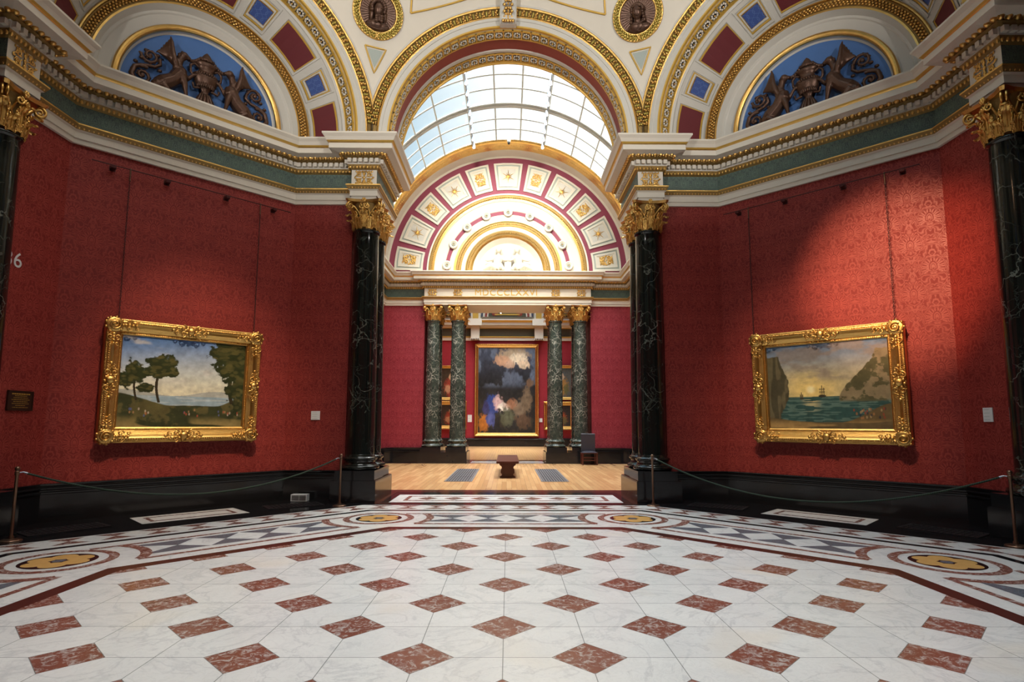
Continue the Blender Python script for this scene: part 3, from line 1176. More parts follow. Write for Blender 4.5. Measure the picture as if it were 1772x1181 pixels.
# gilded line frames on the pendentives and a slim ring moulding
tr = MB()
for k in (7, 0):
    am = k * PI / 4 + PI / 8
    def line(pts, r=0.014, key='goldpaint', closed=True):
        P3 = []
        for (da, h), (db, h2) in zip(pts, pts[1:] + (pts[:1] if closed else [])):
            for i in range(8):
                t = i / 8
                P3.append(sph(am + da + (db - da) * t, h + (h2 - h) * t, RS - 0.01))
        if closed: P3.append(P3[0])
        tr.tube(P3, r, key, 5)
    line([(-0.030, 1.80), (0.030, 1.80), (0.0, 1.32)], 0.016)
    tr.face([sph(am - 0.022, 1.76, RS - 0.012), sph(am + 0.022, 1.76, RS - 0.012), sph(am, 1.42, RS - 0.012)], 'grey')
    for sg in (-1, 1):
        line([(sg * 0.095, 2.55), (sg * 0.30, 3.02), (sg * 0.095, 3.12)], 0.020)
structure(tr.build('trim_90'))

# medallions
def medallion(am, label, veil):
    root = thing('relief_medallion', label, 'medallion')
    h0 = 2.42
    el = math.asin(h0 / RS)
    c = sph2(am, el)
    nrm = vnorm(vsub((0, 0, ZS), c))           # towards the room
    tx = (math.cos(am), -math.sin(am), 0)
    tz = vcross(tx, nrm)
    if tz[2] < 0: tz = vmul(tz, -1)
    fr = lambda l, d, z: vadd(c, vadd(vmul(tx, l), vadd(vmul(tz, z), vmul(nrm, d))))
    d = MB()
    n = 48
    R1, R2 = 0.345, 0.50
    prof = [(R1, -0.03), (R1, 0.05), (R1 + 0.02, 0.07), (R1 + 0.04, 0.05), (R2 - 0.03, 0.05), (R2 - 0.01, 0.06), (R2, 0.04), (R2, -0.03)]
    d.grid([[fr(r * math.cos(2 * PI * i / n), z, r * math.sin(2 * PI * i / n)) for i in range(n)] for r, z in prof], 'gold', closev=True)
    d.build('gilt_rim', root)
    w = MB()
    for i in range(44):
        a = 2 * PI * i / 44
        for r_ in (0.395, 0.43, 0.465):
            aa = a + (0.07 if r_ == 0.43 else 0)
            w.blob(fr(r_ * math.cos(aa), 0.065, r_ * math.sin(aa)), (0.026, 0.026, 0.026), 'wreath', nu=6, nv=4)
    for sg in (-1, 1):
        w.tube([fr(-0.035 * sg, 0.10, -0.38), fr(0.035 * sg, 0.10, -0.49)], 0.016, 'gold', 5)
    w.build('laurel_wreath', root)
    b = MB()
    b.face([fr(R1 * math.cos(2 * PI * i / n), 0.035, R1 * math.sin(2 * PI * i / n)) for i in range(n)], 'bronze')
    for i in range(40):
        a = 2 * PI * i / 40
        b.tube([fr(0.13 * math.cos(a), 0.035, 0.13 * math.sin(a)), fr(0.33 * math.cos(a), 0.035, 0.33 * math.sin(a))], [0.004, 0.011], 'bronze', 4)
    b.build('rayed_ground', root)
    p = MB()
    def eb(l, dd, z, rl, rd, rz):
        p.blob((l * 1.12, dd + 0.02, z * 1.12), (rl * 1.15, rd, rz * 1.15), 'bronze', fr, 12, 8)
    # shoulders, neck, head
    eb(0, 0.03, -0.22, 0.21, 0.07, 0.085)
    eb(-0.02, 0.05, -0.20, 0.13, 0.07, 0.09)
    eb(0.0, 0.06, -0.12, 0.06, 0.06, 0.08)
    eb(0.0, 0.09, 0.02, 0.085, 0.09, 0.125)          # head
    eb(0.03 if veil else -0.04, 0.17, 0.0, 0.016, 0.03, 0.035)   # nose
    eb(0.01, 0.15, 0.045, 0.07, 0.03, 0.014)         # brow
    eb(-0.02, 0.155, 0.022, 0.016, 0.015, 0.010)
    eb(0.05, 0.155, 0.022, 0.014, 0.015, 0.010)
    eb(0.01, 0.165, -0.045, 0.026, 0.02, 0.009)      # mouth
    if veil:
        for j in range(9):
            eb(0.01 + 0.05 * math.sin(j * 2.1), 0.13 + 0.01 * (j % 3), -0.07 - 0.012 * j, 0.035, 0.035, 0.030)  # beard
        for j in range(14):
            t = PI * (-0.12 + 1.24 * j / 13)
            eb(-0.01 + 0.115 * math.cos(t), 0.07, 0.05 + 0.125 * math.sin(t), 0.040, 0.075, 0.045)    # hood
        for sg in (-1, 1):
            eb(sg * 0.115, 0.05, -0.06, 0.04, 0.06, 0.13)
        for j in range(4):
            p.tube([(-0.2, 0.09, -0.2 - 0.03 * j), (0.0, 0.11, -0.23 - 0.03 * j), (0.2, 0.09, -0.18 - 0.03 * j)], 0.014, 'bronze', 6, fr)
    else:
        for j in range(12):
            t = PI * (0.0 + 1.0 * j / 11)
            eb(0.005 + 0.095 * math.cos(t), 0.07, 0.06 + 0.085 * math.sin(t), 0.035, 0.06, 0.035)     # hair
        p.tube([(0.085 * math.cos(PI * j / 8), 0.15 + 0.02 * math.sin(PI * j / 8), 0.105 + 0.02 * math.sin(PI * j / 8)) for j in range(9)], 0.013, 'bronze', 6, fr)  # band
        for sg in (-1, 1):
            for j in range(4):
                eb(sg * (0.09 + 0.008 * j), 0.06, 0.03 - 0.05 * j, 0.030, 0.045, 0.035)
        for j in range(9):
            p.tube([(-0.2 + 0.05 * j, 0.08, -0.17 - 0.01 * abs(j - 4)), (-0.22 + 0.055 * j, 0.085, -0.27)], 0.012, 'bronze', 5, fr)
        p.tube([(-0.12, 0.1, -0.15), (0.0, 0.13, -0.19), (0.12, 0.1, -0.15)], 0.016, 'bronze', 6, fr)
    o = p.build('bust', root)
    o['label'] = 'brown bronze bust in relief'


medallion(-PI / 8, 'round bronze medallion of a hooded bearded man, left of the central arch', True)
medallion(PI / 8, 'round bronze medallion of a head wearing a headband, right of the central arch', False)

# keystone console on the north arch
ks = thing('arch_console', 'white scrolled bracket with gilt acanthus at the crown of the central arch', 'bracket')
kb = MB()
kfr = sfr(0)
prof = [(6.62, 9.55), (6.50, 9.55), (6.42, 9.60), (6.44, 9.70), (6.50, 9.80), (6.46, 9.92), (6.38, 10.02), (6.34, 10.12), (6.36, 10.22), (6.62, 10.24)]
for (a, b) in zip(prof, prof[1:]):
    kb.face([(-0.17, a[0], a[1]), (0.17, a[0], a[1]), (0.17, b[0], b[1]), (-0.17, b[0], b[1])], 'stone', smooth=False)
for sx_ in (-0.17, 0.17):
    kb.face([(sx_, y, z) for y, z in prof], 'stone')
kb.build('body', ks)
kg = MB()
for i in range(9):
    z = 9.60 + i * 0.065
    y = 6.45 - 0.10 * max(0, (z - 9.85)) / 0.3
    for sg in (-1, 1):
        kg.blob((sg * (0.045 + 0.03 * (i % 2)), y, z), (0.035, 0.03, 0.035), 'gold', nu=6, nv=4)
    kg.blob((0, y - 0.02, z), (0.02, 0.025, 0.035), 'gold', nu=6, nv=4)
for sg in (-1, 1):
    kg.tube([(sg * 0.15, y_, z_) for y_, z_ in prof[1:9]], 0.012, 'stone', 5)
for j in range(5):
    kg.blob((-0.1 + 0.05 * j, 6.43, 9.575), (0.03, 0.03, 0.04), 'gold', nu=6, nv=4)
kg.build('gilt_acanthus', ks)

# ------------------------------------------------------------------ bronze relief in the lunettes
def relief(side, label):
    root = thing('bronze_relief', label, 'relief')
    base = sfr(side)
    fr = lambda l, d, z: base(l, 7.87 - d, ZC - 0.1 + z)

    def finish(mb, name, vox=0.014):
        o = mb.build(name, root)
        md = o.modifiers.new('weld', 'REMESH')
        md.mode = 'VOXEL'
        md.voxel_size = vox
        md.use_smooth_shade = True
        return o

    def spiral(mb, cx, cz, r0, turns, a0, sg, th, key='bronze', d=0.07, inner=0.12):
        n = 34
        pts = []; rad = []
        for i in range(n + 1):
            t = i / n
            a = a0 + sg * turns * 2 * PI * t
            rr = r0 * (1 - (1 - inner) * t)
            pts.append((cx + rr * math.cos(a), d + 0.02 * t, cz + rr * math.sin(a)))
            rad.append(th * (1 - 0.45 * t))
        mb.tube(pts, rad, key, 8, fr)
        mb.blob((cx, d + 0.02, cz), (th * 1.3, th, th * 1.3), key, fr, 8, 6)
        for i in range(0, n - 6, 2):
            a = a0 + sg * turns * 2 * PI * i / n
            rr = r0 * (1 - (1 - inner) * i / n)
            mb.blob((cx + (rr + th * 0.6) * math.cos(a), d, cz + (rr + th * 0.6) * math.sin(a)), (th * 0.75, th * 0.6, th * 0.75), key, fr, 6, 4)

    for sg in (-1, 1):
        g = MB()
        def T(pts, rad, n=10): g.tube([(sg * p[0], p[1], p[2]) for p in pts], rad, 'bronze', n, fr)
        def B(l, d, z, a, b, c): g.blob((sg * l, d, z), (a, b, c), 'bronze', fr, 12, 8)
        # crouching winged beast facing the vase (local l measured outwards)
        T([(0.76, 0.09, 0.18), (0.66, 0.12, 0.24), (0.52, 0.13, 0.36), (0.42, 0.13, 0.50), (0.42, 0.13, 0.60)], [0.11, 0.14, 0.12, 0.14, 0.095])   # trunk
        B(0.72, 0.13, 0.17, 0.135, 0.10, 0.115)                                                  # haunch
        T([(0.70, 0.18, 0.18), (0.60, 0.20, 0.10), (0.56, 0.20, 0.06), (0.50, 0.20, 0.045)], [0.075, 0.05, 0.038, 0.03])       # hind leg
        T([(0.41, 0.18, 0.46), (0.36, 0.20, 0.32), (0.34, 0.20, 0.20), (0.32, 0.20, 0.09), (0.27, 0.21, 0.06)], [0.078, 0.052, 0.036, 0.03, 0.036])   # fore leg
        T([(0.44, 0.10, 0.42), (0.31, 0.13, 0.46), (0.22, 0.14, 0.58), (0.17, 0.13, 0.60)], [0.05, 0.035, 0.028, 0.03])   # raised paw
        T([(0.43, 0.13, 0.56), (0.46, 0.13, 0.68), (0.43, 0.14, 0.79), (0.39, 0.14, 0.84)], [0.09, 0.062, 0.055, 0.06])     # neck
        B(0.385, 0.15, 0.86, 0.074, 0.07, 0.068)                                               # head
        T([(0.37, 0.16, 0.86), (0.30, 0.16, 0.835), (0.285, 0.16, 0.82)], [0.050, 0.034, 0.020])                       # muzzle
        T([(0.40, 0.14, 0.90), (0.425, 0.14, 0.95)], [0.02, 0.006])                            # ear
        for i in range(5):
            B(0.45 + 0.012 * i, 0.13, 0.86 - 0.05 * i, 0.035, 0.045, 0.035)                  # mane
        # wing: rows of feathers
        for i in range(7):
            t = i / 6
            T([(0.50 - 0.02 * t, 0.17, 0.56), (0.60 + 0.04 * t, 0.19 - 0.05 * t, 0.72), (0.63 + 0.15 * t, 0.17 - 0.06 * t, 0.90 - 0.12 * t), (0.60 + 0.20 * t, 0.14 - 0.06 * t, 1.12 - 0.36 * t)],
              [0.026, 0.028, 0.024, 0.008], 6)
        T([(0.48, 0.18, 0.54), (0.53, 0.2, 0.66), (0.57, 0.19, 0.82), (0.59, 0.16, 1.02), (0.61, 0.14, 1.12)], [0.04, 0.05, 0.045, 0.03, 0.012])
        B(0.50, 0.17, 0.58, 0.06, 0.05, 0.08)
        finish(g, 'winged_sphinx', 0.011)
        s2 = MB()
        T2 = lambda pts, rad: s2.tube([(sg * p[0], p[1], p[2]) for p in pts], rad, 'bronze', 8, fr)
        T2([(0.78, 0.07, 0.14), (0.88, 0.07, 0.08), (1.0, 0.07, 0.06), (1.09, 0.07, 0.12), (1.13, 0.07, 0.24), (1.09, 0.07, 0.38), (1.0, 0.07, 0.44), (0.9, 0.07, 0.43)], [0.05, 0.045, 0.045, 0.045, 0.042, 0.04, 0.036, 0.03])
        spiral(s2, sg * 0.975, 0.26, 0.165, 1.6, PI / 2, -sg, 0.032)
        T2([(1.05, 0.07, 0.42), (0.92, 0.07, 0.47), (0.80, 0.07, 0.49), (0.72, 0.07, 0.56), (0.73, 0.07, 0.66)], [0.03] * 5)
        spiral(s2, sg * 0.88, 0.66, 0.135, 1.5, PI, -sg, 0.028)
        for l_, z_ in ((1.0, 0.58), (0.94, 0.74), (0.76, 0.72), (0.72, 0.46), (1.08, 0.48)):
            s2.blob((sg * l_, 0.06, z_), (0.04, 0.035, 0.03), 'bronze', fr, 7, 5)
        s2.build('scroll', root)
        ga = MB()
        for i in range(10):
            t = i / 9
            ga.blob((sg * (0.10 + 0.30 * t), 0.10, 0.97 - 0.10 * math.sin(t * PI) - 0.04 * t), (0.036, 0.04, 0.034), 'bronze', fr, 7, 5)
        ga.build('garland', root)
    u = MB()
    n = 24
    prof = [(0.17, 0.02), (0.17, 0.07), (0.11, 0.10), (0.08, 0.20), (0.10, 0.26), (0.06, 0.32), (0.05, 0.37), (0.09, 0.42), (0.15, 0.50), (0.17, 0.60), (0.18, 0.66), (0.13, 0.70),
            (0.10, 0.76), (0.13, 0.83), (0.16, 0.86), (0.15, 0.89), (0.09, 0.92), (0.08, 1.0), (0.04, 1.08), (0.005, 1.12)]
    P = [[fr(r * 1.2 * math.cos(2 * PI * i / n), 0.09 + r * 0.7 * math.sin(2 * PI * i / n), z) for i in range(n)] for r, z in prof]
    u.grid(P, 'bronze', closev=True)
    for i in range(14):
        a = -PI * i / 13
        u.blob((0.18 * math.cos(a), 0.09 - 0.13 * math.sin(a), 0.66), (0.022, 0.022, 0.028), 'bronze', fr, 6, 4)
        u.blob((0.14 * math.cos(a), 0.09 - 0.10 * math.sin(a), 0.46), (0.022, 0.022, 0.05), 'bronze', fr, 6, 4)
        u.blob((0.10 * math.cos(a), 0.09 - 0.08 * math.sin(a), 0.95), (0.03, 0.03, 0.035), 'bronze', fr, 6, 4)
    for i in range(8):
        a = -PI * i / 7
        u.tube([(0.08 * math.cos(a), 0.09 - 0.06 * math.sin(a), 0.30), (0.13 * math.cos(a), 0.10 - 0.1 * math.sin(a), 0.16), (0.18 * math.cos(a), 0.12 - 0.1 * math.sin(a), 0.05)], [0.02, 0.035, 0.03], 'bronze', 6, fr)
    for sg in (-1, 1):
        u.tube([(sg * 0.13, 0.09, 0.80), (sg * 0.20, 0.09, 0.84), (sg * 0.26, 0.09, 0.78), (sg * 0.25, 0.09, 0.66), (sg * 0.17, 0.09, 0.56)], 0.024, 'bronze', 8, fr)
        u.tube([(sg * 0.10, 0.12, 0.40), (sg * 0.2, 0.14, 0.36), (sg * 0.22, 0.14, 0.44)], 0.022, 'bronze', 8, fr)
    u.build('urn', root)
    p = MB()
    p.box((-1.05, 0.0, -0.03), (1.05, 0.30, 0.03), 'stone', fr)
    p.box((-0.72, 0.0, 0.03), (0.72, 0.27, 0.05), 'stone', fr)
    p.build('ledge', root)


relief(7, 'bronze relief of winged beasts and an urn in the blue lunette above the left painting')
relief(1, 'bronze relief of winged beasts and an urn in the blue lunette above the right painting')

# ------------------------------------------------------------------ columns
def make_column_meshes(shaft_key):
    """parts around the axis, z = 0 floor"""
    parts = {}
    pl = MB()
    pl.box((-0.37, -0.37, 0.40), (0.37, 0.37, 0.58), 'black')
    parts['plinth'] = pl
    b = MB()
    pr = []
    for t in range(9): a = -PI / 2 + PI * t / 8; pr.append((0.325 + 0.045 * math.cos(a), 0.625 + 0.045 * math.sin(a)))
    pr += [(0.315, 0.675), (0.31, 0.685), (0.292, 0.71), (0.29, 0.74), (0.31, 0.755)]
    for t in range(7): a = -PI / 2 + PI * t / 6; pr.append((0.30 + 0.03 * math.cos(a), 0.79 + 0.03 * math.sin(a)))
    pr += [(0.285, 0.825), (0.285, 0.84), (0.268, 0.87)]
    b.lathe(pr, shaft_key, n=40)
    parts['base'] = b
    s = MB()
    pr = []
    for i in range(15):
        t = i / 14
        pr.append((0.265 - 0.032 * t ** 1.7, 0.86 + (5.20 - 0.86) * t))
    pr += [(0.236, 5.21), (0.255, 5.225), (0.262, 5.245), (0.255, 5.265), (0.235, 5.27)]
    s.lathe(pr, shaft_key, n=40)
    parts['shaft'] = s
    c = MB()
    # bell
    c.lathe([(0.225, 5.27), (0.225, 5.5), (0.24, 5.68), (0.28, 5.80)], 'golddark', n=24)  # dark bell: shade between the leaves is put into its colour
    # abacus with concave sides
    def abac(z0, z1, w, cut):
        poly = []
        for k in range(4):
            a = k * PI / 2
            for t in (-1, -0.86, -0.5, 0, 0.5, 0.86, 1):
                r = w * (0.78 + 0.22 * t * t)
                x = r; y = t * w * 0.93
                if abs(t) == 1: x = w * 0.93; y = t * w * 0.93 * 0.93
                poly.append((x * math.cos(a) - y * math.sin(a), x * math.sin(a) + y * math.cos(a)))
        n = len(poly)
        c.face([(x, y, z1) for x, y in poly], 'gold')
        c.face([(x * cut, y * cut, z0) for x, y in poly][::-1], 'gold')
        for i in range(n):
            p, q = poly[i], poly[(i + 1) % n]
            c.face([(p[0] * cut, p[1] * cut, z0), (q[0] * cut, q[1] * cut, z0), (q[0], q[1], z1), (p[0], p[1], z1)], 'gold')
    abac(5.80, 5.845, 0.385, 0.93)
    # acanthus leaves
    def leaf(a, z0, h, r0, w, curl):
        n, mrow = 8, 6
        P = []
        for i in range(n + 1):
            t = i / n
            out = r0 + 0.015 + 0.02 * t + curl * max(0, t - 0.62) ** 1.5 * 3.6
            z = z0 + h * (t if t < 0.85 else 0.85 + (t - 0.85) * -0.6)
            hw = w * (0.75 + 0.35 * math.sin(t * PI * 0.8)) * (1 - 0.55 * max(0, t - 0.6) / 0.4)
            hw *= 1 - 0.16 * (i % 2)
            row = []
            for j in range(mrow + 1):
                s_ = j / mrow * 2 - 1
                rr = out + 0.018 * (1 - s_ * s_) - 0.010 * (abs(s_) < 0.2) + 0.008 * (j % 2)
                aa = a + s_ * hw / max(0.2, rr)
                row.append((rr * math.cos(aa), rr * math.sin(aa), z - 0.02 * s_ * s_))
            P.append(row)
        c.grid(P, 'gold')
        # curled lip
        tip = P[-1][mrow // 2]
        c.blob((r0 * math.cos(a) + (tip[0] - r0 * math.cos(a)) * 0.97, r0 * math.sin(a) + (tip[1] - r0 * math.sin(a)) * 0.97, tip[2] - 0.01),
               (0.02, w * 0.62, 0.016), 'gold', nu=8, nv=4, ax=[(math.cos(a), math.sin(a), 0), (-math.sin(a), math.cos(a), 0), (0, 0, 1)])
        for sg in (-1, 1):
            for i in (1, 2, 3, 4, 5, 6):
                q = P[i][0 if sg < 0 else mrow]
                q2 = P[i][1 if sg < 0 else mrow - 1]
                rad = math.hypot(q[0], q[1]) + 0.012
                aq = math.atan2(q[1], q[0])
                c.blob((rad * math.cos(aq), rad * math.sin(aq), q[2]), (0.014, 0.012, 0.024), 'gold', nu=6, nv=4)
                r3 = math.hypot(q2[0], q2[1]) + 0.010
                a3 = math.atan2(q2[1], q2[0])
                c.tube([(r3 * math.cos(a3), r3 * math.sin(a3), q2[2] - 0.02), ((r3 + 0.012) * math.cos(a3), (r3 + 0.012) * math.sin(a3), q2[2] + 0.018)], [0.005, 0.010], 'gold', 4)
        c.tube([P[i][mrow // 2] for i in range(1, n)], 0.009, 'gold', 5)
    for i in range(8):
        leaf(i * PI / 4 + PI / 8, 5.275, 0.25, 0.235, 0.072, 0.14)
    for i in range(8):
        leaf(i * PI / 4, 5.30, 0.43, 0.240, 0.072, 0.17)
    for i in range(16):
        a = i * PI / 8 + PI / 16
        for j in range(5):
            c.blob(((0.262 + 0.012 * (j % 2) + 0.006 * j) * math.cos(a), (0.262 + 0.012 * (j % 2) + 0.006 * j) * math.sin(a), 5.36 + 0.055 * j), (0.017, 0.017, 0.026), 'gold', nu=6, nv=4)
    # volutes
    def helix(a, rad0, z, r0, turns, th, sgn, tilt):
        pts = []; rr = []
        n = 18
        ca, sa = math.cos(a), math.sin(a)
        # stalk
        for t in (0, 0.33, 0.66):
            pts.append(((0.235 + (rad0 - 0.235) * t ** 2) * math.cos(a - sgn * tilt * (1 - t)), (0.235 + (rad0 - 0.235) * t ** 2) * math.sin(a - sgn * tilt * (1 - t)), 5.52 + (z + r0 - 5.52) * t)); rr.append(th)
        for i in range(n + 1):
            t = i / n
            an = PI / 2 - turns * 2 * PI * t
            q = r0 * (1 - 0.8 * t)
            d = rad0 + q * math.cos(an)
            pts.append((d * ca, d * sa, z + q * math.sin(an))); rr.append(th * (1 - 0.35 * t))
        c.tube(pts, rr, 'gold', 6)
    for i in range(4):
        a = i * PI / 2 + PI / 4
        for sg in (-1, 1):
            helix(a + sg * 0.06, 0.395, 5.715, 0.078, 1.6, 0.017, sg, 0.5)
    for i in range(4):
        a = i * PI / 2
        for sg in (-1, 1):
            # inner helices curl on the face
            pts = [(0.24 * math.cos(a + sg * 0.42), 0.24 * math.sin(a + sg * 0.42), 5.56)]
            for j in range(15):
                t = j / 14
                an = PI / 2 + 1.4 * 2 * PI * t
                q = 0.062 * (1 - 0.8 * t)
                aa = a + sg * (0.20 - (q * math.cos(an)) / 0.29 * -1)
                pts.append((0.305 * math.cos(aa), 0.295 * math.sin(aa), 5.715 + q * math.sin(an)))
            c.tube(pts, 0.015, 'gold', 6)
        # fleuron
        for j in range(6):
            t = j * PI / 3
            c.blob((0.325 * math.cos(a) - 0.03 * math.cos(t) * math.sin(a), 0.325 * math.sin(a) + 0.03 * math.cos(t) * math.cos(a), 5.825 + 0.03 * math.sin(t)), (0.022, 0.022, 0.022), 'gold', nu=6, nv=4)
        c.blob((0.335 * math.cos(a), 0.335 * math.sin(a), 5.825), (0.02, 0.02, 0.02), 'gold', nu=6, nv=4)
        c.tube([(0.25 * math.cos(a), 0.25 * math.sin(a), 5.62), (0.30 * math.cos(a), 0.30 * math.sin(a), 5.80)], 0.012, 'gold', 5)
    parts['capital'] = c
    return parts


def col_proto(shaft_key, label, loc, group, scale=1.0):
    root = thing('marble_column', label, 'column', group, (loc[0], loc[1], 0))
    for k, mb in make_column_meshes(shaft_key).items():
        o = mb.build(k, root)
        if k == 'capital': o['label'] = 'gilded Corinthian capital'
    return root


g1 = 'dark green marble columns of the octagonal room'
c0 = col_proto('column', 'dark marble column left of the central opening, front one of its pair', (-2.82, 6.84), g1)
for lab, loc in (('dark marble column partly hidden behind the front column left of the central opening', (-2.84, 7.5)),
                 ('dark marble column right of the central opening, front one of its pair', (2.82, 6.84)),
                 ('dark marble column partly hidden behind the front column right of the central opening', (2.84, 7.5)),
                 ('dark marble column cut by the left edge of the photo', (-6.75, 2.92)),
                 ('dark marble column cut by the right edge of the photo', (6.76, 2.93)),
                 ):
    o = copy_tree(c0)
    o.location = (loc[0], loc[1], 0)
    o.rotation_euler.z = 0
    o['label'] = lab
g2 = 'veined marble columns of the far portal'
labs = ['leftmost veined marble column of the far portal', 'veined marble column of the far portal, second from the left',
        'veined marble column of the far portal, second from the right', 'rightmost veined marble column of the far portal, behind the chair']
rlabs = ['rear marble column behind the leftmost portal column', 'rear marble column behind the second portal column from the left',
         'rear marble column behind the second portal column from the right', 'rear marble column behind the rightmost portal column']
cf0 = None
for i, x in enumerate((-2.79, -1.87, 1.80, 2.73)):
    if cf0 is None:
        cf0 = col_proto('column_far', labs[0], (x, 17.02), g2)
    else:
        o = copy_tree(cf0); o.location = (x, 17.02, 0); o['label'] = labs[i]
    o = copy_tree(cf0); o.location = (x * 1.005, 18.0, 0); o['label'] = rlabs[i]


def pedestal(x0, x1, y0, y1, label):
    root = thing('column_pedestal', label, 'pedestal', 'black stone pedestals under the columns', ((x0 + x1) / 2, (y0 + y1) / 2, 0))
    hx, hy = (x1 - x0) / 2, (y1 - y0) / 2
    m = MB()
    m.box((-hx, -hy, 0.0), (hx, hy, 0.385), 'black')
    m.build('block', root)
    m = MB()
    m.box((-hx + 0.008, -hy + 0.008, 0.385), (hx - 0.008, hy - 0.008, 0.40), 'black')
    m.build('top_slab', root)


pedestal(-3.26, -2.42, 6.44, 7.95, 'polished black pedestal under the column pair left of the central opening')
pedestal(2.42, 3.26, 6.44, 7.95, 'polished black pedestal under the column pair right of the central opening')
pedestal(-7.95, -6.36, 2.53, 3.34, 'black pedestal under the column at the left edge of the photo')
pedestal(6.36, 7.95, 2.53, 3.34, 'black pedestal under the column at the right edge of the photo')
pedestal(-3.24, -1.46, 16.62, 18.4, 'black pedestal under the left columns of the far portal')
pedestal(1.40, 3.18, 16.62, 18.4, 'black pedestal under the right columns of the far portal')

# ------------------------------------------------------------------ barrel-vaulted room beyond
FP = [(4.6, 8.35), (4.6, 16.95), (3.12, 16.95), (3.12, 16.75), (-3.12, 16.75), (-3.12, 16.95), (-4.6, 16.95), (-4.6, 8.35)]
entablature('trim_10', FP, segk={(3, 'frieze'): 'cream'})
w = MB()
sweep(w, [(0, 0), (0, 5.9)], ['damask_far'], [(3.12, 16.98), (3.12, 18.4)][::-1])
sweep(w, [(0, 0), (0, 5.9)], ['damask_far'], [(4.66, 17.0), (3.12, 17.0)])
sweep(w, [(0, 0), (0, 5.9)], ['damask_far'], [(-3.12, 17.0), (-4.66, 17.0)])
sweep(w, [(0, 0), (0, 5.9)], ['damask_far'], [(-3.12, 18.4), (-3.12, 16.98)][::-1])
structure(w.build('wall_far'))
for nm, x, pth in (('wall_vault_room_east', 4.66, [(4.66, 8.3), (4.66, 17.0)]), ('wall_vault_room_west', -4.66, [(-4.66, 17.0), (-4.66, 8.3)])):
    w = MB()
    sweep(w, [(0, 0), (0, 7.1)], ['damask_far'], pth)
    sx_ = 1 if x > 0 else -1
    w.face([(sx_ * 3.12, 8.3, 0), (sx_ * 4.7, 8.3, 0), (sx_ * 4.7, 8.3, 7.1), (sx_ * 3.12, 8.3, 7.1)], 'damask_far')
    structure(w.build(nm))
bb = MB()
sweep(bb, BPROF, ['black'] * 12, [(4.5, 8.3), (4.5, 16.6), (4.2, 16.92), (3.1, 16.92)])
sweep(bb, BPROF, ['black'] * 12, [(-3.1, 16.92), (-4.2, 16.92), (-4.5, 16.6), (-4.5, 8.3)])
structure(bb.build('baseboard_far'))
b = MB()
b.box((-3.1, 16.77, 5.855), (3.1, 18.4, 7.03), 'cream')
structure(b.build('trim_11'))
# gilt ornaments and date on the portal frieze
g = MB()
for x in (-2.82, -1.87, 1.80, 2.76):
    scroll_panel(g, lambda l, c, z, x=x: (x + l, 16.75 + c, 6.315 + z), 0.40, 0.27)
structure(g.build('trim_12'))


def text_obj(name, txt, size, mat, M4, extrude=0.004, parent=None, font_scale=1.0):
    cu = bpy.data.curves.new(name + '_c', 'FONT')
    cu.body = txt
    cu.size = size
    cu.align_x = 'CENTER'; cu.align_y = 'CENTER'
    cu.extrude = extrude
    cu.space_character = font_scale
    t = bpy.data.objects.new(name + '_tmp', cu)
    COL.objects.link(t)
    dg = bpy.context.evaluated_depsgraph_get()
    me = bpy.data.meshes.new_from_object(t.evaluated_get(dg))
    bpy.data.objects.remove(t)
    me.materials.clear(); me.materials.append(MT[mat])
    o = bpy.data.objects.new(name, me)
    COL.objects.link(o)
    if parent is not None: o.parent = parent
    o.matrix_world = M4
    return o


def mat4(o, x, y):
    x = Vector(x).normalized(); y = Vector(y).normalized(); z = x.cross(y)
    m = Matrix((x, y, z)).transposed().to_4x4()
    m.translation = o
    return m


dt = text_obj('inscription', 'MDCCCLXXVI', 0.34, 'goldpaint', mat4((-0.06, 16.742, 6.315), (1, 0, 0), (0, 0, 1)), 0.006, font_scale=1.12)
tag(dt, 'gold date letters on the cream frieze of the far portal', 'lettering')

# tympanum of rings at the far end
def farP(r, a, c): return (r * math.cos(a), c, 7.18 + r * math.sin(a))
ty = MB()
YT = 17.0
def fring(mb, prof, keys, n=72, a0=-0.04, a1=PI + 0.04):
    for q in range(len(prof) - 1):
        P = [[farP(r, a0 + (a1 - a0) * i / n, c) for (r, c) in (prof[q], prof[q + 1])] for i in range(n + 1)]
        mb.grid(P, keys[q])
fring(ty, [(4.75, 16.45), (4.70, 15.75), (4.64, 15.70), (4.58, 15.74), (4.56, 15.80), (4.56, 16.35), (4.60, 16.42), (4.60, 16.5), (4.66, 16.62), (4.62, YT)],
      ['cream', 'cream', 'gold', 'gold', 'gold', 'gold', 'cream', 'cream', 'cream'])
fring(ty, [(4.62, YT), (4.54, YT), (3.10, YT), (3.08, 16.93), (3.02, 16.93), (2.98, 16.90), (2.92, 16.90), (2.88, 16.93), (2.80, 16.93), (2.76, 16.97), (2.62, 16.99),
           (2.52, 17.0), (2.42, 17.0), (2.40, 17.02), (2.26, 17.02), (2.24, 17.0), (2.12, 16.98), (2.06, 16.94), (1.98, 16.94), (1.94, 16.96), (1.80, 16.96), (1.78, 16.99), (1.64, 17.0),
           (1.60, 16.93), (1.55, 16.90), (1.42, 16.93), (1.34, 16.98), (1.28, 17.02), (1.22, 17.06), (1.15, 17.10), (0.001, 17.10)],
      ['cream', 'maroon', 'cream', 'cream', 'gold', 'golddark', 'golddark', 'gold', 'cream', 'cream', 'cream', 'cream', 'cream', 'maroon', 'cream', 'cream', 'cream',
       'gold', 'golddark', 'golddark', 'gold', 'cream', 'gold', 'golddark', 'golddark', 'gold', 'cream', 'cream', 'cream', 'cream'])
structure(ty.build('wall_tympanum'))
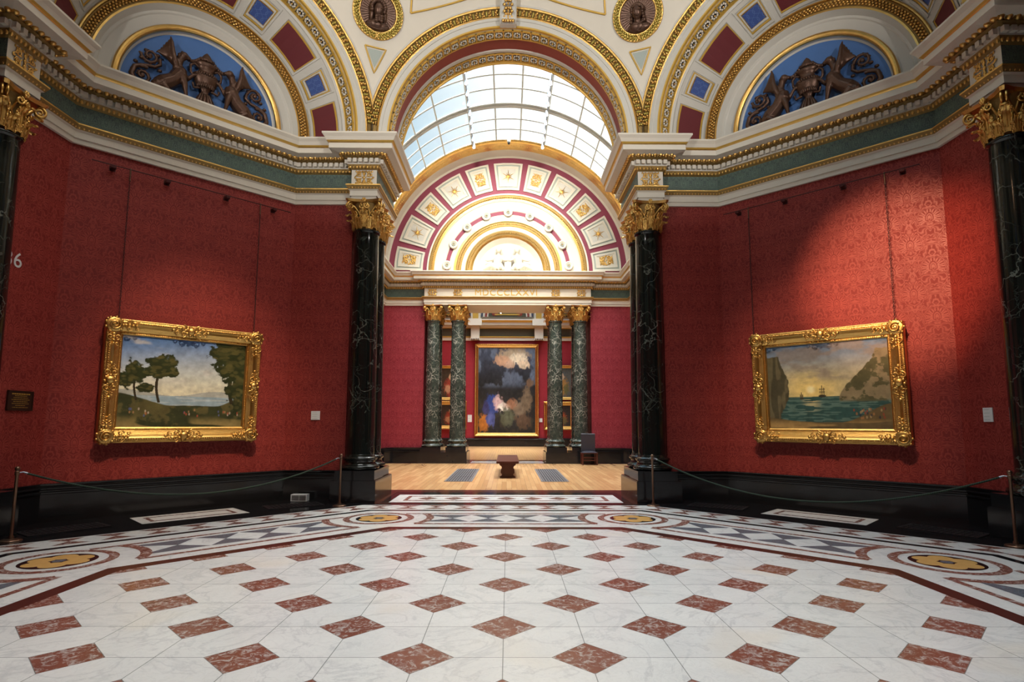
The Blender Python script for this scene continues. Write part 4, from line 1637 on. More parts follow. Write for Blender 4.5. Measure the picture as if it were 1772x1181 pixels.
# gilt beading of the rings
bd = MB()
for (r, c, n, s_) in ((4.62, 15.74, 190, 0.045), (4.57, 16.05, 170, 0.05), (2.90, 16.915, 130, 0.035), (2.83, 16.93, 130, 0.022), (1.88, 16.945, 84, 0.034), (1.50, 16.90, 72, 0.032), (1.40, 16.92, 72, 0.02)):
    for i in range(n):
        a = (i + 0.5) * PI / n
        bd.blob(farP(r, a, c), (s_ * 0.62, s_, s_ * 0.62), 'gold', nu=5, nv=4)
structure(bd.build('trim_13'))
cf = MB()
for i in range(11):
    a = math.radians(6.9 + 16.62 * i)
    star = i % 2 == 1
    ha = math.radians(7.5 if star else 6.2)
    r0, r1 = 3.24, 4.32
    sector_frame(cf, farP, r0, r1, a - ha, a + ha, YT - 0.05, YT, 0.07, 'cream', n=3)
    sector_box(cf, farP, r0 + 0.07, r1 - 0.07, a - ha + 0.018, a + ha - 0.018, YT - 0.02, YT, 'grey', 3)
    sector_frame(cf, farP, r0 + 0.13, r1 - 0.13, a - ha + 0.034, a + ha - 0.034, YT - 0.05, YT - 0.015, 0.07, 'cream', n=3)
    if star:
        sector_frame(cf, farP, r0 + 0.20, r1 - 0.20, a - ha + 0.052, a + ha - 0.052, YT - 0.03, YT - 0.015, 0.03, 'cream', n=3)
        cx_, cz_ = farP((r0 + r1) / 2, a, 0)[0], farP((r0 + r1) / 2, a, 0)[2]
        sector_box(cf, farP, r0 + 0.22, r1 - 0.22, a - ha + 0.06, a + ha - 0.06, YT - 0.022, YT, 'stone', 3)
        for j in range(12):
            t = j * PI / 6 + a
            R = 0.25 if j % 2 == 0 else 0.15
            cf.tube([(cx_, YT - 0.035, cz_), (cx_ + R * math.cos(t), YT - 0.035, cz_ + R * math.sin(t))], [0.022, 0.004], 'gold', 4)
    else:
        cx_, cz_ = farP((r0 + r1) / 2, a, 0)[0], farP((r0 + r1) / 2, a, 0)[2]
        sector_box(cf, farP, r0 + 0.2, r1 - 0.2, a - ha + 0.05, a + ha - 0.05, YT - 0.03, YT, 'cream', 3)
        ca, sa = math.cos(a), math.sin(a)
        fr = lambda l, c, z, cx_=cx_, cz_=cz_, ca=ca, sa=sa: (cx_ - sa * l + ca * z, YT - 0.03 + c, cz_ + ca * l + sa * z)
        scroll_panel(cf, fr, 0.42, 0.58, r=0.022)
structure(cf.build('trim_14'))
# rosettes on the inner ring
rs = MB()
for i in range(9):
    a = math.radians(6 + 21 * i)
    c = farP(2.33, a, 16.97)
    n = 20
    prof = [(0.17, 0.0), (0.17, -0.05), (0.14, -0.07), (0.11, -0.05), (0.09, -0.03), (0.001, -0.03)]
    rs.grid([[(c[0] + r * math.cos(2 * PI * j / n), c[1] + d, c[2] + r * math.sin(2 * PI * j / n)) for j in range(n)] for r, d in prof], 'cream', closev=True)
    for j in range(8):
        t = j * PI / 4
        rs.blob((c[0] + 0.055 * math.cos(t), c[1] - 0.045, c[2] + 0.055 * math.sin(t)), (0.025, 0.02, 0.025), 'grey', nu=6, nv=4)
    rs.blob((c[0], c[1] - 0.05, c[2]), (0.025, 0.025, 0.025), 'gold', nu=6, nv=4)
structure(rs.build('trim_15'))

# white figure relief
fg = thing('figure_relief', 'white plaster relief of two seated figures in the small lunette of the far wall', 'relief')
for sg in (-1, 1):
    m = MB()
    def E(l, d, z, a, b, c): m.blob((sg * l, 17.08 - d, 7.2 + z), (a * 1.2, b * 1.2, c * 1.2), 'cream', nu=14, nv=9)
    def T(p, r): m.tube([(sg * q[0], 17.08 - q[1], 7.18 + q[2]) for q in p], [k * 1.25 for k in r], 'cream', 9)
    T([(0.46, 0.10, 0.12), (0.40, 0.12, 0.30), (0.36, 0.12, 0.50), (0.35, 0.12, 0.62)], [0.15, 0.13, 0.15, 0.09])   # torso
    T([(0.35, 0.12, 0.62), (0.35, 0.13, 0.72)], [0.055, 0.05])
    E(0.35, 0.15, 0.80, 0.085, 0.085, 0.11)
    E(0.335, 0.23, 0.79, 0.014, 0.02, 0.025)
    for j in range(8):
        E(0.35 + 0.08 * math.cos(j * PI / 7), 0.12, 0.83 + 0.08 * math.sin(j * PI / 7), 0.035, 0.06, 0.035)      # hair
    T([(0.46, 0.12, 0.60), (0.60, 0.14, 0.46), (0.78, 0.14, 0.42), (0.86, 0.14, 0.46)], [0.06, 0.045, 0.035, 0.03])   # outer arm
    T([(0.26, 0.12, 0.60), (0.17, 0.16, 0.45), (0.08, 0.17, 0.42), (0.04, 0.17, 0.44)], [0.055, 0.045, 0.035, 0.03])       # inner arm
    T([(0.42, 0.14, 0.14), (0.62, 0.18, 0.24), (0.80, 0.18, 0.16), (0.95, 0.15, 0.06)], [0.11, 0.085, 0.065, 0.045])      # leg
    T([(0.40, 0.16, 0.12), (0.24, 0.20, 0.20), (0.16, 0.20, 0.04)], [0.10, 0.075, 0.05])      # leg
    for j in range(6):
        T([(0.50 + 0.06 * j, 0.14, 0.22 - 0.02 * j), (0.46 + 0.08 * j, 0.12, 0.06)], [0.03, 0.035])               # drapery
    o = m.build('figure', fg)
    md = o.modifiers.new('weld', 'REMESH'); md.mode = 'VOXEL'; md.voxel_size = 0.02; md.use_smooth_shade = True
m = MB()
m.box((-0.13, 16.92, 7.1), (0.13, 17.08, 7.62), 'cream')
m.blob((0, 16.95, 7.7), (0.14, 0.06, 0.16), 'cream', nu=14, nv=8)
m.build('shield', fg)

# glass vault
gv = bpy.data.objects.new('window_2', None)
COL.objects.link(gv); structure(gv)
angs = [-66, -51, -40.3, -29.9, -16.4, -5.4, 5.4, 16.4, 29.9, 40.3, 51, 66]
ys = [7.85, 8.6, 9.32, 10.04, 11.0, 11.72, 12.44, 13.36, 14.25, 14.95, 15.74]
RV = 4.66
def vp(r, deg, y):
    a = math.radians(deg)
    return (r * math.sin(a), y, 7.18 + r * math.cos(a))
m = MB()
for a, b in zip(angs, angs[1:]):
    for y0, y1 in zip(ys, ys[1:]):
        P = [[vp(RV, a + (b - a) * i / 3, y) for i in range(4)] for y in (y0, y1)]
        m.grid(P, 'glass')
m.build('glass', gv)
m = MB()
for a in angs:
    th = 0.045 if abs(a) in (16.4, 66) else 0.028
    m.tube([vp(RV - 0.02, a, 7.85), vp(RV - 0.02, a, 15.75)], th, 'bar', 6)
for y in ys:
    th = 0.025
    main = y in (13.36, 10.04)
    if main:
        for yy, rr, tt in ((y - 0.11, RV - 0.05, 0.03), (y + 0.11, RV - 0.05, 0.03), (y, RV - 0.06, 0.045)):
            m.tube([vp(rr, -66 + 132 * i / 44, yy) for i in range(45)], tt, 'bar', 6)
        m.grid([[vp(RV - 0.05, -66 + 132 * i / 44, yy) for yy in (y - 0.11, y + 0.11)] for i in range(45)], 'bar')
    else:
        m.tube([vp(RV - 0.02, -66 + 132 * i / 44, y) for i in range(45)], th, 'bar', 6)
m.build('window_frame', gv)
m = MB()
for sg in (-1, 1):
    m.grid([[vp(RV, sg * (66 + 31 * i / 6), y) for y in (7.8, 17.0)] for i in range(7)], 'cream')
m.grid([[vp(RV, -66 + 132 * i / 44, y) for y in (15.72, 17.02)] for i in range(45)], 'cream')
structure(m.build('ceiling_vault'))
# south tympanum of that room, with the hole of the arch
m = MB()
n = 48
m.grid([[(r * math.cos(PI * i / n), 7.79, ZC + r * math.sin(PI * i / n)) for r in (2.38, 4.7)] for i in range(n + 1)], 'cream')
m.face([(-4.7, 7.79, 7.04), (4.7, 7.79, 7.04), (4.7, 8.35, 7.04), (-4.7, 8.35, 7.04)][::-1], 'cream') if False else None
for sg in (-1, 1):
    m.face([(sg * 2.38, 7.79, 7.0), (sg * 4.7, 7.79, 7.0), (sg * 4.7, 7.79, 7.2), (sg * 2.38, 7.79, 7.2)], 'cream')
    m.face([(sg * 2.6, 7.7, 7.02), (sg * 4.7, 7.7, 7.02), (sg * 4.7, 8.4, 7.02), (sg * 2.6, 8.4, 7.02)], 'cream')
structure(m.build('wall_vault_room_south'))

# track lights on two bars
for sg, nm in ((-1, 'left'), (1, 'right')):
    root = thing('light_track', 'row of bright spotlights along the %s main bar of the glass vault' % nm, 'lights', 'spotlight tracks under the skylight')
    m = MB()
    m.tube([vp(RV - 0.16, sg * 16.4, 10.2), vp(RV - 0.16, sg * 16.4, 15.6)], 0.02, 'steel', 6)
    m.build('rail', root)
    for i in range(9):
        y = 10.9 + i * 0.56
        c = vp(RV - 0.30, sg * 16.4, y)
        h = MB()
        h.tube([vadd(c, (0, 0.0, 0.10)), vadd(c, (0, -0.02, 0.03)), vadd(c, (0, -0.06, -0.05)), vadd(c, (0, -0.07, -0.07))], [0.03, 0.05, 0.06, 0.06], 'steel', 10)
        h.tube([vadd(c, (0, 0, 0.14)), vadd(c, (0, 0, 0.06))], 0.01, 'steel', 5)
        o = h.build('spotlight', root)
        l = MB()
        l.blob(vadd(c, (0, -0.078, -0.076)), (0.042, 0.042, 0.02), 'lamp', nu=10, nv=5)
        l.build('lens', o)
# security camera on the far arch
root = thing('security_camera', 'small white dome camera at the crown of the gilt far arch', 'camera')
m = MB(); m.lathe([(0.001, 11.74), (0.06, 11.74), (0.06, 11.66), (0.04, 11.64)], 'white', c=(0.02, 15.6), n=16); m.build('mount', root)
m = MB(); m.blob((0.02, 15.6, 11.63), (0.05, 0.05, 0.06), 'slot', nu=12, nv=8); m.build('dome', root)

# ------------------------------------------------------------------ back gallery
m = MB()
m.face([(-6.5, 31.65, 0), (6.5, 31.65, 0), (6.5, 31.65, 11), (-6.5, 31.65, 11)][::-1], 'backred', uv=[(0, 0), (13, 0), (13, 11), (0, 11)][::-1]) if False else None
MT['backred'] = damask('back_gallery_damask', (0.33, 0.022, 0.035), (0.37, 0.030, 0.042))
m.face([(6.5, 31.65, 0), (-6.5, 31.65, 0), (-6.5, 31.65, 6.7), (6.5, 31.65, 6.7)], 'backred', uv=[(13, 0), (0, 0), (0, 6.7), (13, 6.7)])
m.face([(6.5, 31.75, 6.7), (-6.5, 31.75, 6.7), (-6.5, 31.75, 11), (6.5, 31.75, 11)], 'cream')
structure(m.build('wall_back'))
m = MB()
for sg in (-1, 1):
    m.face([(sg * 6.5, 18.4, 0), (sg * 6.5, 31.8, 0), (sg * 6.5, 31.8, 11), (sg * 6.5, 18.4, 11)], 'backred', uv=[(0, 0), (13, 0), (13, 11), (0, 11)])
    m.face([(sg * 3.12, 18.4, 0), (sg * 6.5, 18.4, 0), (sg * 6.5, 18.4, 7), (sg * 3.12, 18.4, 7)], 'backred', uv=[(0, 0), (3, 0), (3, 7), (0, 7)])
m.face([(-6.5, 18.42, 5.9), (6.5, 18.42, 5.9), (6.5, 18.42, 11), (-6.5, 18.42, 11)], 'cream')
structure(m.build('wall_back_gallery'))
m = MB()
BZ = [(0.0, 6.62), (0.10, 6.62), (0.10, 6.80), (0.16, 6.84), (0.06, 6.90), (0.06, 7.38), (0.16, 7.42), (0.22, 7.50), (0.45, 7.56), (0.45, 7.72), (0.6, 7.84), (0.6, 7.90), (0, 7.90)]
sweep(m, BZ, ['cream', 'cream', 'goldpaint', 'goldpaint', 'backfrieze', 'goldpaint', 'cream', 'cream', 'cream', 'goldpaint', 'cream', 'cream'], [(6.45, 31.65), (-6.45, 31.65)]) if False else None
MT['backfrieze'] = plain('olive_frieze', (0.07, 0.06, 0.03), 0.6, var=0.3, vs=10)
sweep(m, BZ, ['cream', 'cream', 'goldpaint', 'goldpaint', 'backfrieze', 'goldpaint', 'cream', 'cream', 'cream', 'goldpaint', 'cream', 'cream'], [(6.45, 31.65), (-6.45, 31.65)])
for x in (-5.9, -2.05, 1.95, 5.8):
    m.box((x - 0.27, 31.2, 6.62), (x + 0.27, 31.65, 7.55), 'cream')
    m.box((x - 0.42, 30.95, 7.50), (x + 0.42, 31.65, 7.92), 'cream')
    m.box((x - 0.30, 31.45, 7.9), (x + 0.30, 31.72, 10.8), 'cream')
    m.box((x - 0.18, 31.42, 8.0), (x + 0.18, 31.46, 10.6), 'goldpaint')
    for j in range(5):
        m.blob((x - 0.2 + 0.1 * j, 31.2, 6.66), (0.04, 0.04, 0.06), 'bronze', nu=6, nv=4)
structure(m.build('trim_16'))
# painted lunettes
lu = MB()
def la(cx, r0, r1, key, c):
    n = 24
    for i in range(n):
        a, b_ = PI * i / n, PI * (i + 1) / n
        lu.face([(cx + r0 * math.cos(a), c, 8.15 + r0 * math.sin(a)), (cx + r1 * math.cos(a), c, 8.15 + r1 * math.sin(a)),
                 (cx + r1 * math.cos(b_), c, 8.15 + r1 * math.sin(b_)), (cx + r0 * math.cos(b_), c, 8.15 + r0 * math.sin(b_))], key)
for cx in (-4.0, -0.05, 3.9):
    la(cx, 1.55, 1.65, 'darkblue', 31.6)
    la(cx, 1.42, 1.55, 'cream', 31.6)
    la(cx, 1.28, 1.42, 'red_plain', 31.6)
    la(cx, 1.2, 1.28, 'cream', 31.6)
    la(cx, 0.01, 1.2, 'backfrieze', 31.6)
    for i in range(7):
        a = PI * (i + 0.5) / 7
        lu.blob((cx + 0.8 * math.cos(a), 31.6, 8.15 + 0.8 * math.sin(a)), (0.2, 0.02, 0.14), 'goldpaint' if i % 2 else 'red_plain', nu=8, nv=5)
    lu.box((cx - 0.8, 31.56, 8.25), (cx + 0.8, 31.6, 8.33), 'goldpaint')
structure(lu.build('trim_17'))
bbm = MB()
sweep(bbm, [(0.25, 0), (0.25, 0.42), (0.28, 0.44), (0.2, 0.5), (0, 0.52)], ['black'] * 4, [(6.45, 31.65), (-6.45, 31.65)])
structure(bbm.build('baseboard_back'))
m = MB()
for x0, x1, y0, y1 in ((-6.6, -3.4, 18.3, 32), (3.4, 6.6, 18.3, 32), (-3.4, 3.4, 18.3, 21), (-3.4, 3.4, 30.0, 32)):
    m.box((x0, y0, 11.0), (x1, y1, 11.1), 'cream')
structure(m.build('ceiling_back'))
m = MB()
m.face([(-3.4, 21, 11.05), (3.4, 21, 11.05), (3.4, 30.0, 11.05), (-3.4, 30.0, 11.05)], 'glass')
structure(m.build('window_3'))
# lighting beam in the back gallery
root = thing('lighting_beam', 'slim grey rail with a bright lamp hung across the room behind the far portal', 'lighting beam')
m = MB()
m.tube([(-3.3, 24.0, 7.15), (3.3, 24.0, 7.15)], 0.035, 'steel', 6)
for x in (-3.0, -1.0, 1.0, 3.0):
    m.tube([(x, 24.0, 7.15), (x, 24.0, 11.0)], 0.008, 'steel', 4)
m.build('rail', root)
for x in (-2.3, -0.35, 1.4, 2.5):
    m = MB()
    m.tube([(x, 24.0, 7.15), (x, 23.96, 7.05), (x, 23.9, 6.96)], [0.05, 0.07, 0.07], 'white', 10)
    o = m.build('lamp_head', root)
    l = MB(); l.blob((x, 23.885, 6.945), (0.05, 0.03, 0.05), 'lamp' if x == -0.35 else 'white', nu=10, nv=6); l.build('lens', o)

# ------------------------------------------------------------------ unseen outer shell, added to keep daylight out except at the skylights
m = MB()
def quad(a, b, c, d, key='stone'): m.face([a, b, c, d], key)
n = 32
Ro = rtop + 0.25
for i in range(n):
    a, b_ = 2 * PI * i / n, 2 * PI * (i + 1) / n
    def sq(t):
        k = max(abs(math.cos(t)), abs(math.sin(t)))
        return (13 * math.cos(t) / k, 13 * math.sin(t) / k)
    p, q = sq(a), sq(b_)
    z = ztop + 0.85
    quad((Ro * math.cos(a), Ro * math.sin(a), z), (Ro * math.cos(b_), Ro * math.sin(b_), z), (q[0], min(q[1], 8.0), z), (p[0], min(p[1], 8.0), z))
zr = ZC + 4.66 * math.cos(math.radians(66)) - 0.02
xr = 4.66 * math.sin(math.radians(66))
for sg in (-1, 1):
    quad((sg * xr, 7.7, zr), (sg * 13, 7.7, zr), (sg * 13, 18.45, zr), (sg * xr, 18.45, zr))
    quad((sg * 13, -13, -0.1), (sg * 13, 33, -0.1), (sg * 13, 33, 14.5), (sg * 13, -13, 14.5))
    quad((sg * 6.5, 18.2, 11.1), (sg * 13, 18.2, 11.1), (sg * 13, 33, 11.1), (sg * 6.5, 33, 11.1))
quad((-13, 7.95, 9.0), (13, 7.95, 9.0), (13, 7.95, 14.3), (-13, 7.95, 14.3)) if False else None
# upright skirt between the two shell levels, following the arch
for i in range(n):
    a, b_ = PI * i / n, PI * (i + 1) / n
    quad((4.7 * math.cos(a), 7.9, ZC + 4.7 * math.sin(a)), (4.7 * math.cos(b_), 7.9, ZC + 4.7 * math.sin(b_)), (13 * math.cos(b_), 7.9, ZC + 9 * math.sin(b_)), (13 * math.cos(a), 7.9, ZC + 9 * math.sin(a)))
    quad((4.7 * math.cos(a), 17.03, ZC + 4.7 * math.sin(a)), (4.7 * math.cos(b_), 17.03, ZC + 4.7 * math.sin(b_)), (4.7 * math.cos(b_), 18.42, ZC + 4.7 * math.sin(b_)), (4.7 * math.cos(a), 18.42, ZC + 4.7 * math.sin(a)))
quad((-13, -9, -0.1), (13, -9, -0.1), (13, -9, 14.5), (-13, -9, 14.5))
quad((-13, 33, -0.1), (13, 33, -0.1), (13, 33, 14.5), (-13, 33, 14.5))
structure(m.build('daylight_blocking_shell'))
# side rooms behind the west, east and south openings
for nm, fr in (('wall_west', sfr(6)), ('wall_east', sfr(2)), ('wall_south', sfr(4))):
    m = MB()
    cmax = 12.5 if nm != 'wall_south' else 8.9
    m.face([fr(-4.6, cmax, 0), fr(4.6, cmax, 0), fr(4.6, cmax, 9), fr(-4.6, cmax, 9)], 'damask', uv=[(0, 0), (9.2, 0), (9.2, 9), (0, 9)])
    for sg in (-1, 1):
        m.face([fr(sg * 4.6, 8.3, 0), fr(sg * 4.6, cmax, 0), fr(sg * 4.6, cmax, 9), fr(sg * 4.6, 8.3, 9)], 'damask')
        m.face([fr(sg * 3.12, 8.3, 0), fr(sg * 4.6, 8.3, 0), fr(sg * 4.6, 8.3, 9), fr(sg * 3.12, 8.3, 9)], 'damask')
    m.face([fr(-4.6, 8.3, 9), fr(4.6, 8.3, 9), fr(4.6, cmax, 9), fr(-4.6, cmax, 9)], 'cream')
    structure(m.build(nm))

# ------------------------------------------------------------------ paintings
def vnoise(shape, cells, rng):
    h, w = shape
    g = rng.random((cells[1] + 2, cells[0] + 2))
    ys_ = np.linspace(0, cells[1], h, endpoint=False); xs = np.linspace(0, cells[0], w, endpoint=False)
    yi = ys_.astype(int); xi = xs.astype(int)
    fy = (ys_ - yi)[:, None]; fx = (xs - xi)[None, :]
    fy = fy * fy * (3 - 2 * fy); fx = fx * fx * (3 - 2 * fx)
    a = g[yi][:, xi]; b = g[yi][:, xi + 1]; c = g[yi + 1][:, xi]; d = g[yi + 1][:, xi + 1]
    return (a * (1 - fx) + b * fx) * (1 - fy) + (c * (1 - fx) + d * fx) * fy


def fbm(shape, base, rng, oct_=5):
    out = np.zeros(shape); amp = 1; tot = 0
    for o in range(oct_):
        out += amp * vnoise(shape, (base[0] * 2 ** o, base[1] * 2 ** o), rng); tot += amp; amp *= 0.55
    return out / tot


def lerp(a, b, t): return a * (1 - t[..., None]) + np.array(b) * t[..., None]
def sstep(a, b, x):
    t = np.clip((x - a) / (b - a), 0, 1)
    return t * t * (3 - 2 * t)


def paint(kind, nx, ny, seed):
    rng = np.random.default_rng(seed)
    sh = (ny, nx)
    y, x = np.mgrid[0:ny, 0:nx]
    x = (x + 0.5) / nx; y = (y + 0.5) / ny           # y up
    n1 = fbm(sh, (4, 4), rng); n2 = fbm(sh, (12, 10), rng); n3 = fbm(sh, (26, 22), rng, 4)
    img = np.zeros((ny, nx, 3))

    def blob(cx, cy, rx, ry, col, soft=0.25, rough=0.5, alpha=1.0, nn=None):
        nonlocal img
        d = np.sqrt(((x - cx) / rx) ** 2 + ((y - cy) / ry) ** 2) + ((n3 if nn is None else nn) - 0.5) * rough * 2
        img = lerp(img, col, sstep(1 + soft / 2, 1 - soft / 2, d) * alpha)

    def shade(amt):
        nonlocal img
        img = img * (1 + amt * (n3[..., None] - 0.5) * 2)

    if kind == 'landscape':
        img[:] = (0.62, 0.64, 0.55)
        img = lerp(img, (0.10, 0.22, 0.50), sstep(0.45, 1.05, y + 0.12 * (0.5 - x)))
        img = lerp(img, (0.80, 0.72, 0.48), sstep(0.62, 0.36, y) * 0.7)
        cl = sstep(0.52, 0.68, fbm(sh, (3, 6), rng)) * sstep(0.42, 0.6, y)
        img = lerp(img, (0.62, 0.60, 0.55), cl * 0.7)
        # far hills
        img = lerp(img, (0.36, 0.38, 0.36), (y < 0.385 + 0.03 * np.sin(x * 9 + 1) + 0.02 * (n1 - 0.5)) * 0.8)
        img = lerp(img, (0.30, 0.40, 0.46), ((y < 0.355) & (y > 0.24)) * 1.0)          # water
        img = lerp(img, (0.50, 0.56, 0.56), ((y < 0.35) & (y > 0.24)) * sstep(0.5, 0.62, vnoise(sh, (6, 60), rng)) * 0.6)
        bank = 0.26 + 0.12 * sstep(0.42, 0.0, x) + 0.10 * sstep(0.74, 1.0, x) + 0.03 * (n1 - 0.5)
        g = sstep(0.0, 0.012, bank - y)
        img = lerp(img, (0.045, 0.050, 0.018), g)
        img = lerp(img, (0.16, 0.13, 0.045), g * sstep(0.5, 0.62, n2) * 0.6)
        img = lerp(img, (0.34, 0.25, 0.09), g * sstep(0.52, 0.66, vnoise(sh, (3, 14), rng)) * sstep(0.16, 0.03, y) * 0.9)
        for tx, base, top, w, r in ((0.14, 0.30, 0.62, 0.008, 0.10), (0.30, 0.28, 0.70, 0.010, 0.12), (0.885, 0.28, 0.66, 0.016, 0.01)):
            m_ = (np.abs(x - tx - 0.02 * np.sin(y * 10)) < w) & (y > base) & (y < top)
            img = lerp(img, (0.04, 0.03, 0.015), m_ * 1.0)
        dk = (0.030, 0.038, 0.012); lt = (0.085, 0.085, 0.025)
        crowns = ((0.12, 0.60, 0.09, 0.12), (0.05, 0.52, 0.07, 0.09), (0.31, 0.68, 0.12, 0.13), (0.24, 0.62, 0.08, 0.07), (0.38, 0.62, 0.07, 0.06),
                                 (0.90, 0.78, 0.17, 0.17), (0.80, 0.86, 0.12, 0.10), (0.95, 0.60, 0.13, 0.16), (0.84, 0.66, 0.10, 0.08), (0.99, 0.9, 0.12, 0.12), (0.94, 0.44, 0.10, 0.13), (0.86, 0.92, 0.16, 0.11), (0.97, 0.28, 0.06, 0.12), (0.20, 0.44, 0.06, 0.05))
        for (cx, cy, rx, ry) in crowns:
            blob(cx, cy, rx, ry, dk, 0.15, 0.55)
        for (cx, cy, rx, ry) in crowns:
            for i in range(16):
                t = rng.uniform(0, 2 * PI); q = rng.uniform(0, 0.85) ** 0.6
                ex, ey = cx + rx * q * math.cos(t), cy + ry * q * math.sin(t)
                k = rng.uniform(0.2, 1.0)
                c = tuple(dk[i_] * (1 - k) + (0.15, 0.13, 0.040)[i_] * k for i_ in range(3))
                blob(ex, ey, rx * 0.20, ry * 0.13, c, 0.8, 0.9, 0.65)
        for i in range(26):
            cx = rng.choice([rng.uniform(0.5, 0.62), rng.uniform(0.78, 0.95), rng.uniform(0.1, 0.25)]); cy = rng.uniform(0.14, 0.22)
            c = [(0.45, 0.10, 0.05), (0.55, 0.45, 0.35), (0.12, 0.14, 0.30), (0.40, 0.22, 0.10)][i % 4]
            blob(cx, cy, 0.006, 0.014, c, 0.4, 0.2, 0.8)
        shade(0.30)
    elif kind == 'seascape':
        img[:] = (0.55, 0.45, 0.24)
        img = lerp(img, (0.13, 0.22, 0.36), sstep(0.5, 1.0, y))
        d = np.sqrt(((x - 0.38) / 0.30) ** 2 + ((y - 0.46) / 0.26) ** 2)
        img = lerp(img, (0.85, 0.62, 0.20), sstep(1.2, 0.1, d) * 0.85)
        d = np.sqrt((x - 0.38) ** 2 + ((y - 0.46) * 0.8) ** 2)
        img = lerp(img, (1.0, 0.85, 0.45), sstep(0.05, 0.01, d))
        cl = sstep(0.50, 0.66, fbm(sh, (3, 7), rng)) * sstep(0.5, 0.62, y)
        img = lerp(img, (0.27, 0.22, 0.18), cl * 0.75)
        sea = sstep(0.0, 0.01, 0.385 - y)
        img = lerp(img, (0.035, 0.085, 0.075), sea)
        w = sstep(0.50, 0.60, vnoise(sh, (14, 90), rng))
        img = lerp(img, (0.14, 0.22, 0.18), sea * w * 0.6)
        img = lerp(img, (0.75, 0.60, 0.28), sea * sstep(0.10, 0.0, np.abs(x - 0.38)) * w * sstep(0.15, 0.36, y) * 0.8)
        # cliffs and rocks left and right, shore in front
        cl_ = 0.20 - 0.10 * sstep(0.1, 0.9, np.abs(y - 0.5) * 2) + 0.05 * (n2 - 0.5)
        lm = sstep(0.0, 0.01, np.minimum(cl_ - x, 0.86 + 0.1 * (n1 - 0.5) - y))
        img = lerp(img, (0.075, 0.065, 0.035), lm)
        img = lerp(img, (0.17, 0.14, 0.075), lm * sstep(0.5, 0.6, vnoise(sh, (40, 6), rng)) * 0.7)
        rm = sstep(0.0, 0.01, np.minimum(x - 0.60 - 0.35 * sstep(0.35, 0.85, y) * (1 - 0.4 * n2) + 0.0, 0.90 - y + 0.08 * (n2 - 0.5)))
        img = lerp(img, (0.26, 0.20, 0.11), rm * sstep(0.30, 0.34, y - 0.02 * n2))
        img = lerp(img, (0.10, 0.09, 0.04), rm * sstep(0.50, 0.58, n2) * sstep(0.30, 0.34, y))
        sh_ = 0.10 + 0.20 * sstep(0.62, 1.0, x) + 0.05 * sstep(0.3, 0.0, x) + 0.03 * (n1 - 0.5)
        g = sstep(0, 0.012, sh_ - y)
        img = lerp(img, (0.14, 0.095, 0.04), g)
        img = lerp(img, (0.42, 0.26, 0.09), g * sstep(0.50, 0.62, vnoise(sh, (4, 18), rng)) * sstep(0.14, 0.04, y))
        for sx_, sy_, s2 in ((0.47, 0.385, 1.0), (0.30, 0.36, 0.6)):
            blob(sx_, sy_, 0.030 * s2, 0.014 * s2, (0.05, 0.035, 0.02), 0.3, 0.1)
            for dx in (-0.014, 0, 0.014):
                img = lerp(img, (0.06, 0.04, 0.02), ((np.abs(x - sx_ - dx * s2) < 0.0028) & (y > sy_) & (y < sy_ + 0.12 * s2 - abs(dx) * 2)) * 1.0)
                img = lerp(img, (0.10, 0.07, 0.04), ((np.abs(x - sx_ - dx * s2) < 0.011 * s2) & (np.abs(((y - sy_) / (0.03 * s2)) % 1 - 0.5) < 0.12) & (y > sy_ + 0.03 * s2) & (y < sy_ + 0.10 * s2)) * 1.0)
        for i in range(24):
            cx = rng.uniform(0.70, 0.95); cy = rng.uniform(0.13, 0.24)
            c = [(0.30, 0.06, 0.03), (0.40, 0.28, 0.14), (0.03, 0.03, 0.05), (0.35, 0.16, 0.06)][i % 4]
            blob(cx, cy, 0.007, 0.015, c, 0.4, 0.2, 0.8)
        shade(0.28)
    elif kind == 'altar':
        img[:] = (0.022, 0.022, 0.022)
        img = lerp(img, (0.055, 0.065, 0.095), sstep(0.55, 0.95, y) * (0.5 + 0.8 * n1))
        img = lerp(img, (0.04, 0.035, 0.025), sstep(0.5, 0.62, n2) * sstep(0.6, 0.2, y))
        img = lerp(img, (0.13, 0.16, 0.22), sstep(0.53, 0.63, n1) * sstep(0.5, 0.6, y) * 0.8)
        for (cx, cy, rx, ry, c, a) in ((0.62, 0.90, 0.26, 0.10, (0.50, 0.38, 0.24), 0.8), (0.70, 0.86, 0.16, 0.07, (0.85, 0.72, 0.52), 0.9), (0.42, 0.84, 0.13, 0.06, (0.62, 0.36, 0.22), 0.9),
                                       (0.80, 0.80, 0.12, 0.05, (0.80, 0.62, 0.42), 0.9), (0.55, 0.80, 0.08, 0.05, (0.65, 0.42, 0.28), 0.8),
                                       (0.26, 0.33, 0.12, 0.13, (0.04, 0.07, 0.25), 1.0), (0.35, 0.35, 0.07, 0.09, (0.62, 0.42, 0.40), 0.95), (0.45, 0.30, 0.11, 0.045, (0.85, 0.78, 0.68), 1.0),
                                       (0.11, 0.13, 0.10, 0.10, (0.45, 0.16, 0.03), 1.0), (0.22, 0.16, 0.08, 0.09, (0.09, 0.11, 0.30), 1.0), (0.14, 0.28, 0.06, 0.08, (0.05, 0.05, 0.14), 1.0),
                                       (0.60, 0.33, 0.12, 0.06, (0.38, 0.18, 0.10), 0.8), (0.72, 0.28, 0.10, 0.10, (0.24, 0.18, 0.12), 0.8), (0.85, 0.38, 0.08, 0.14, (0.22, 0.16, 0.10), 0.8),
                                       (0.52, 0.18, 0.12, 0.10, (0.12, 0.13, 0.08), 0.8), (0.78, 0.14, 0.14, 0.08, (0.13, 0.08, 0.05), 0.8), (0.90, 0.58, 0.07, 0.05, (0.20, 0.12, 0.07), 0.8)):
            blob(cx, cy, rx, ry, c, 0.5, 0.7, a)
        shade(0.55)
    else:
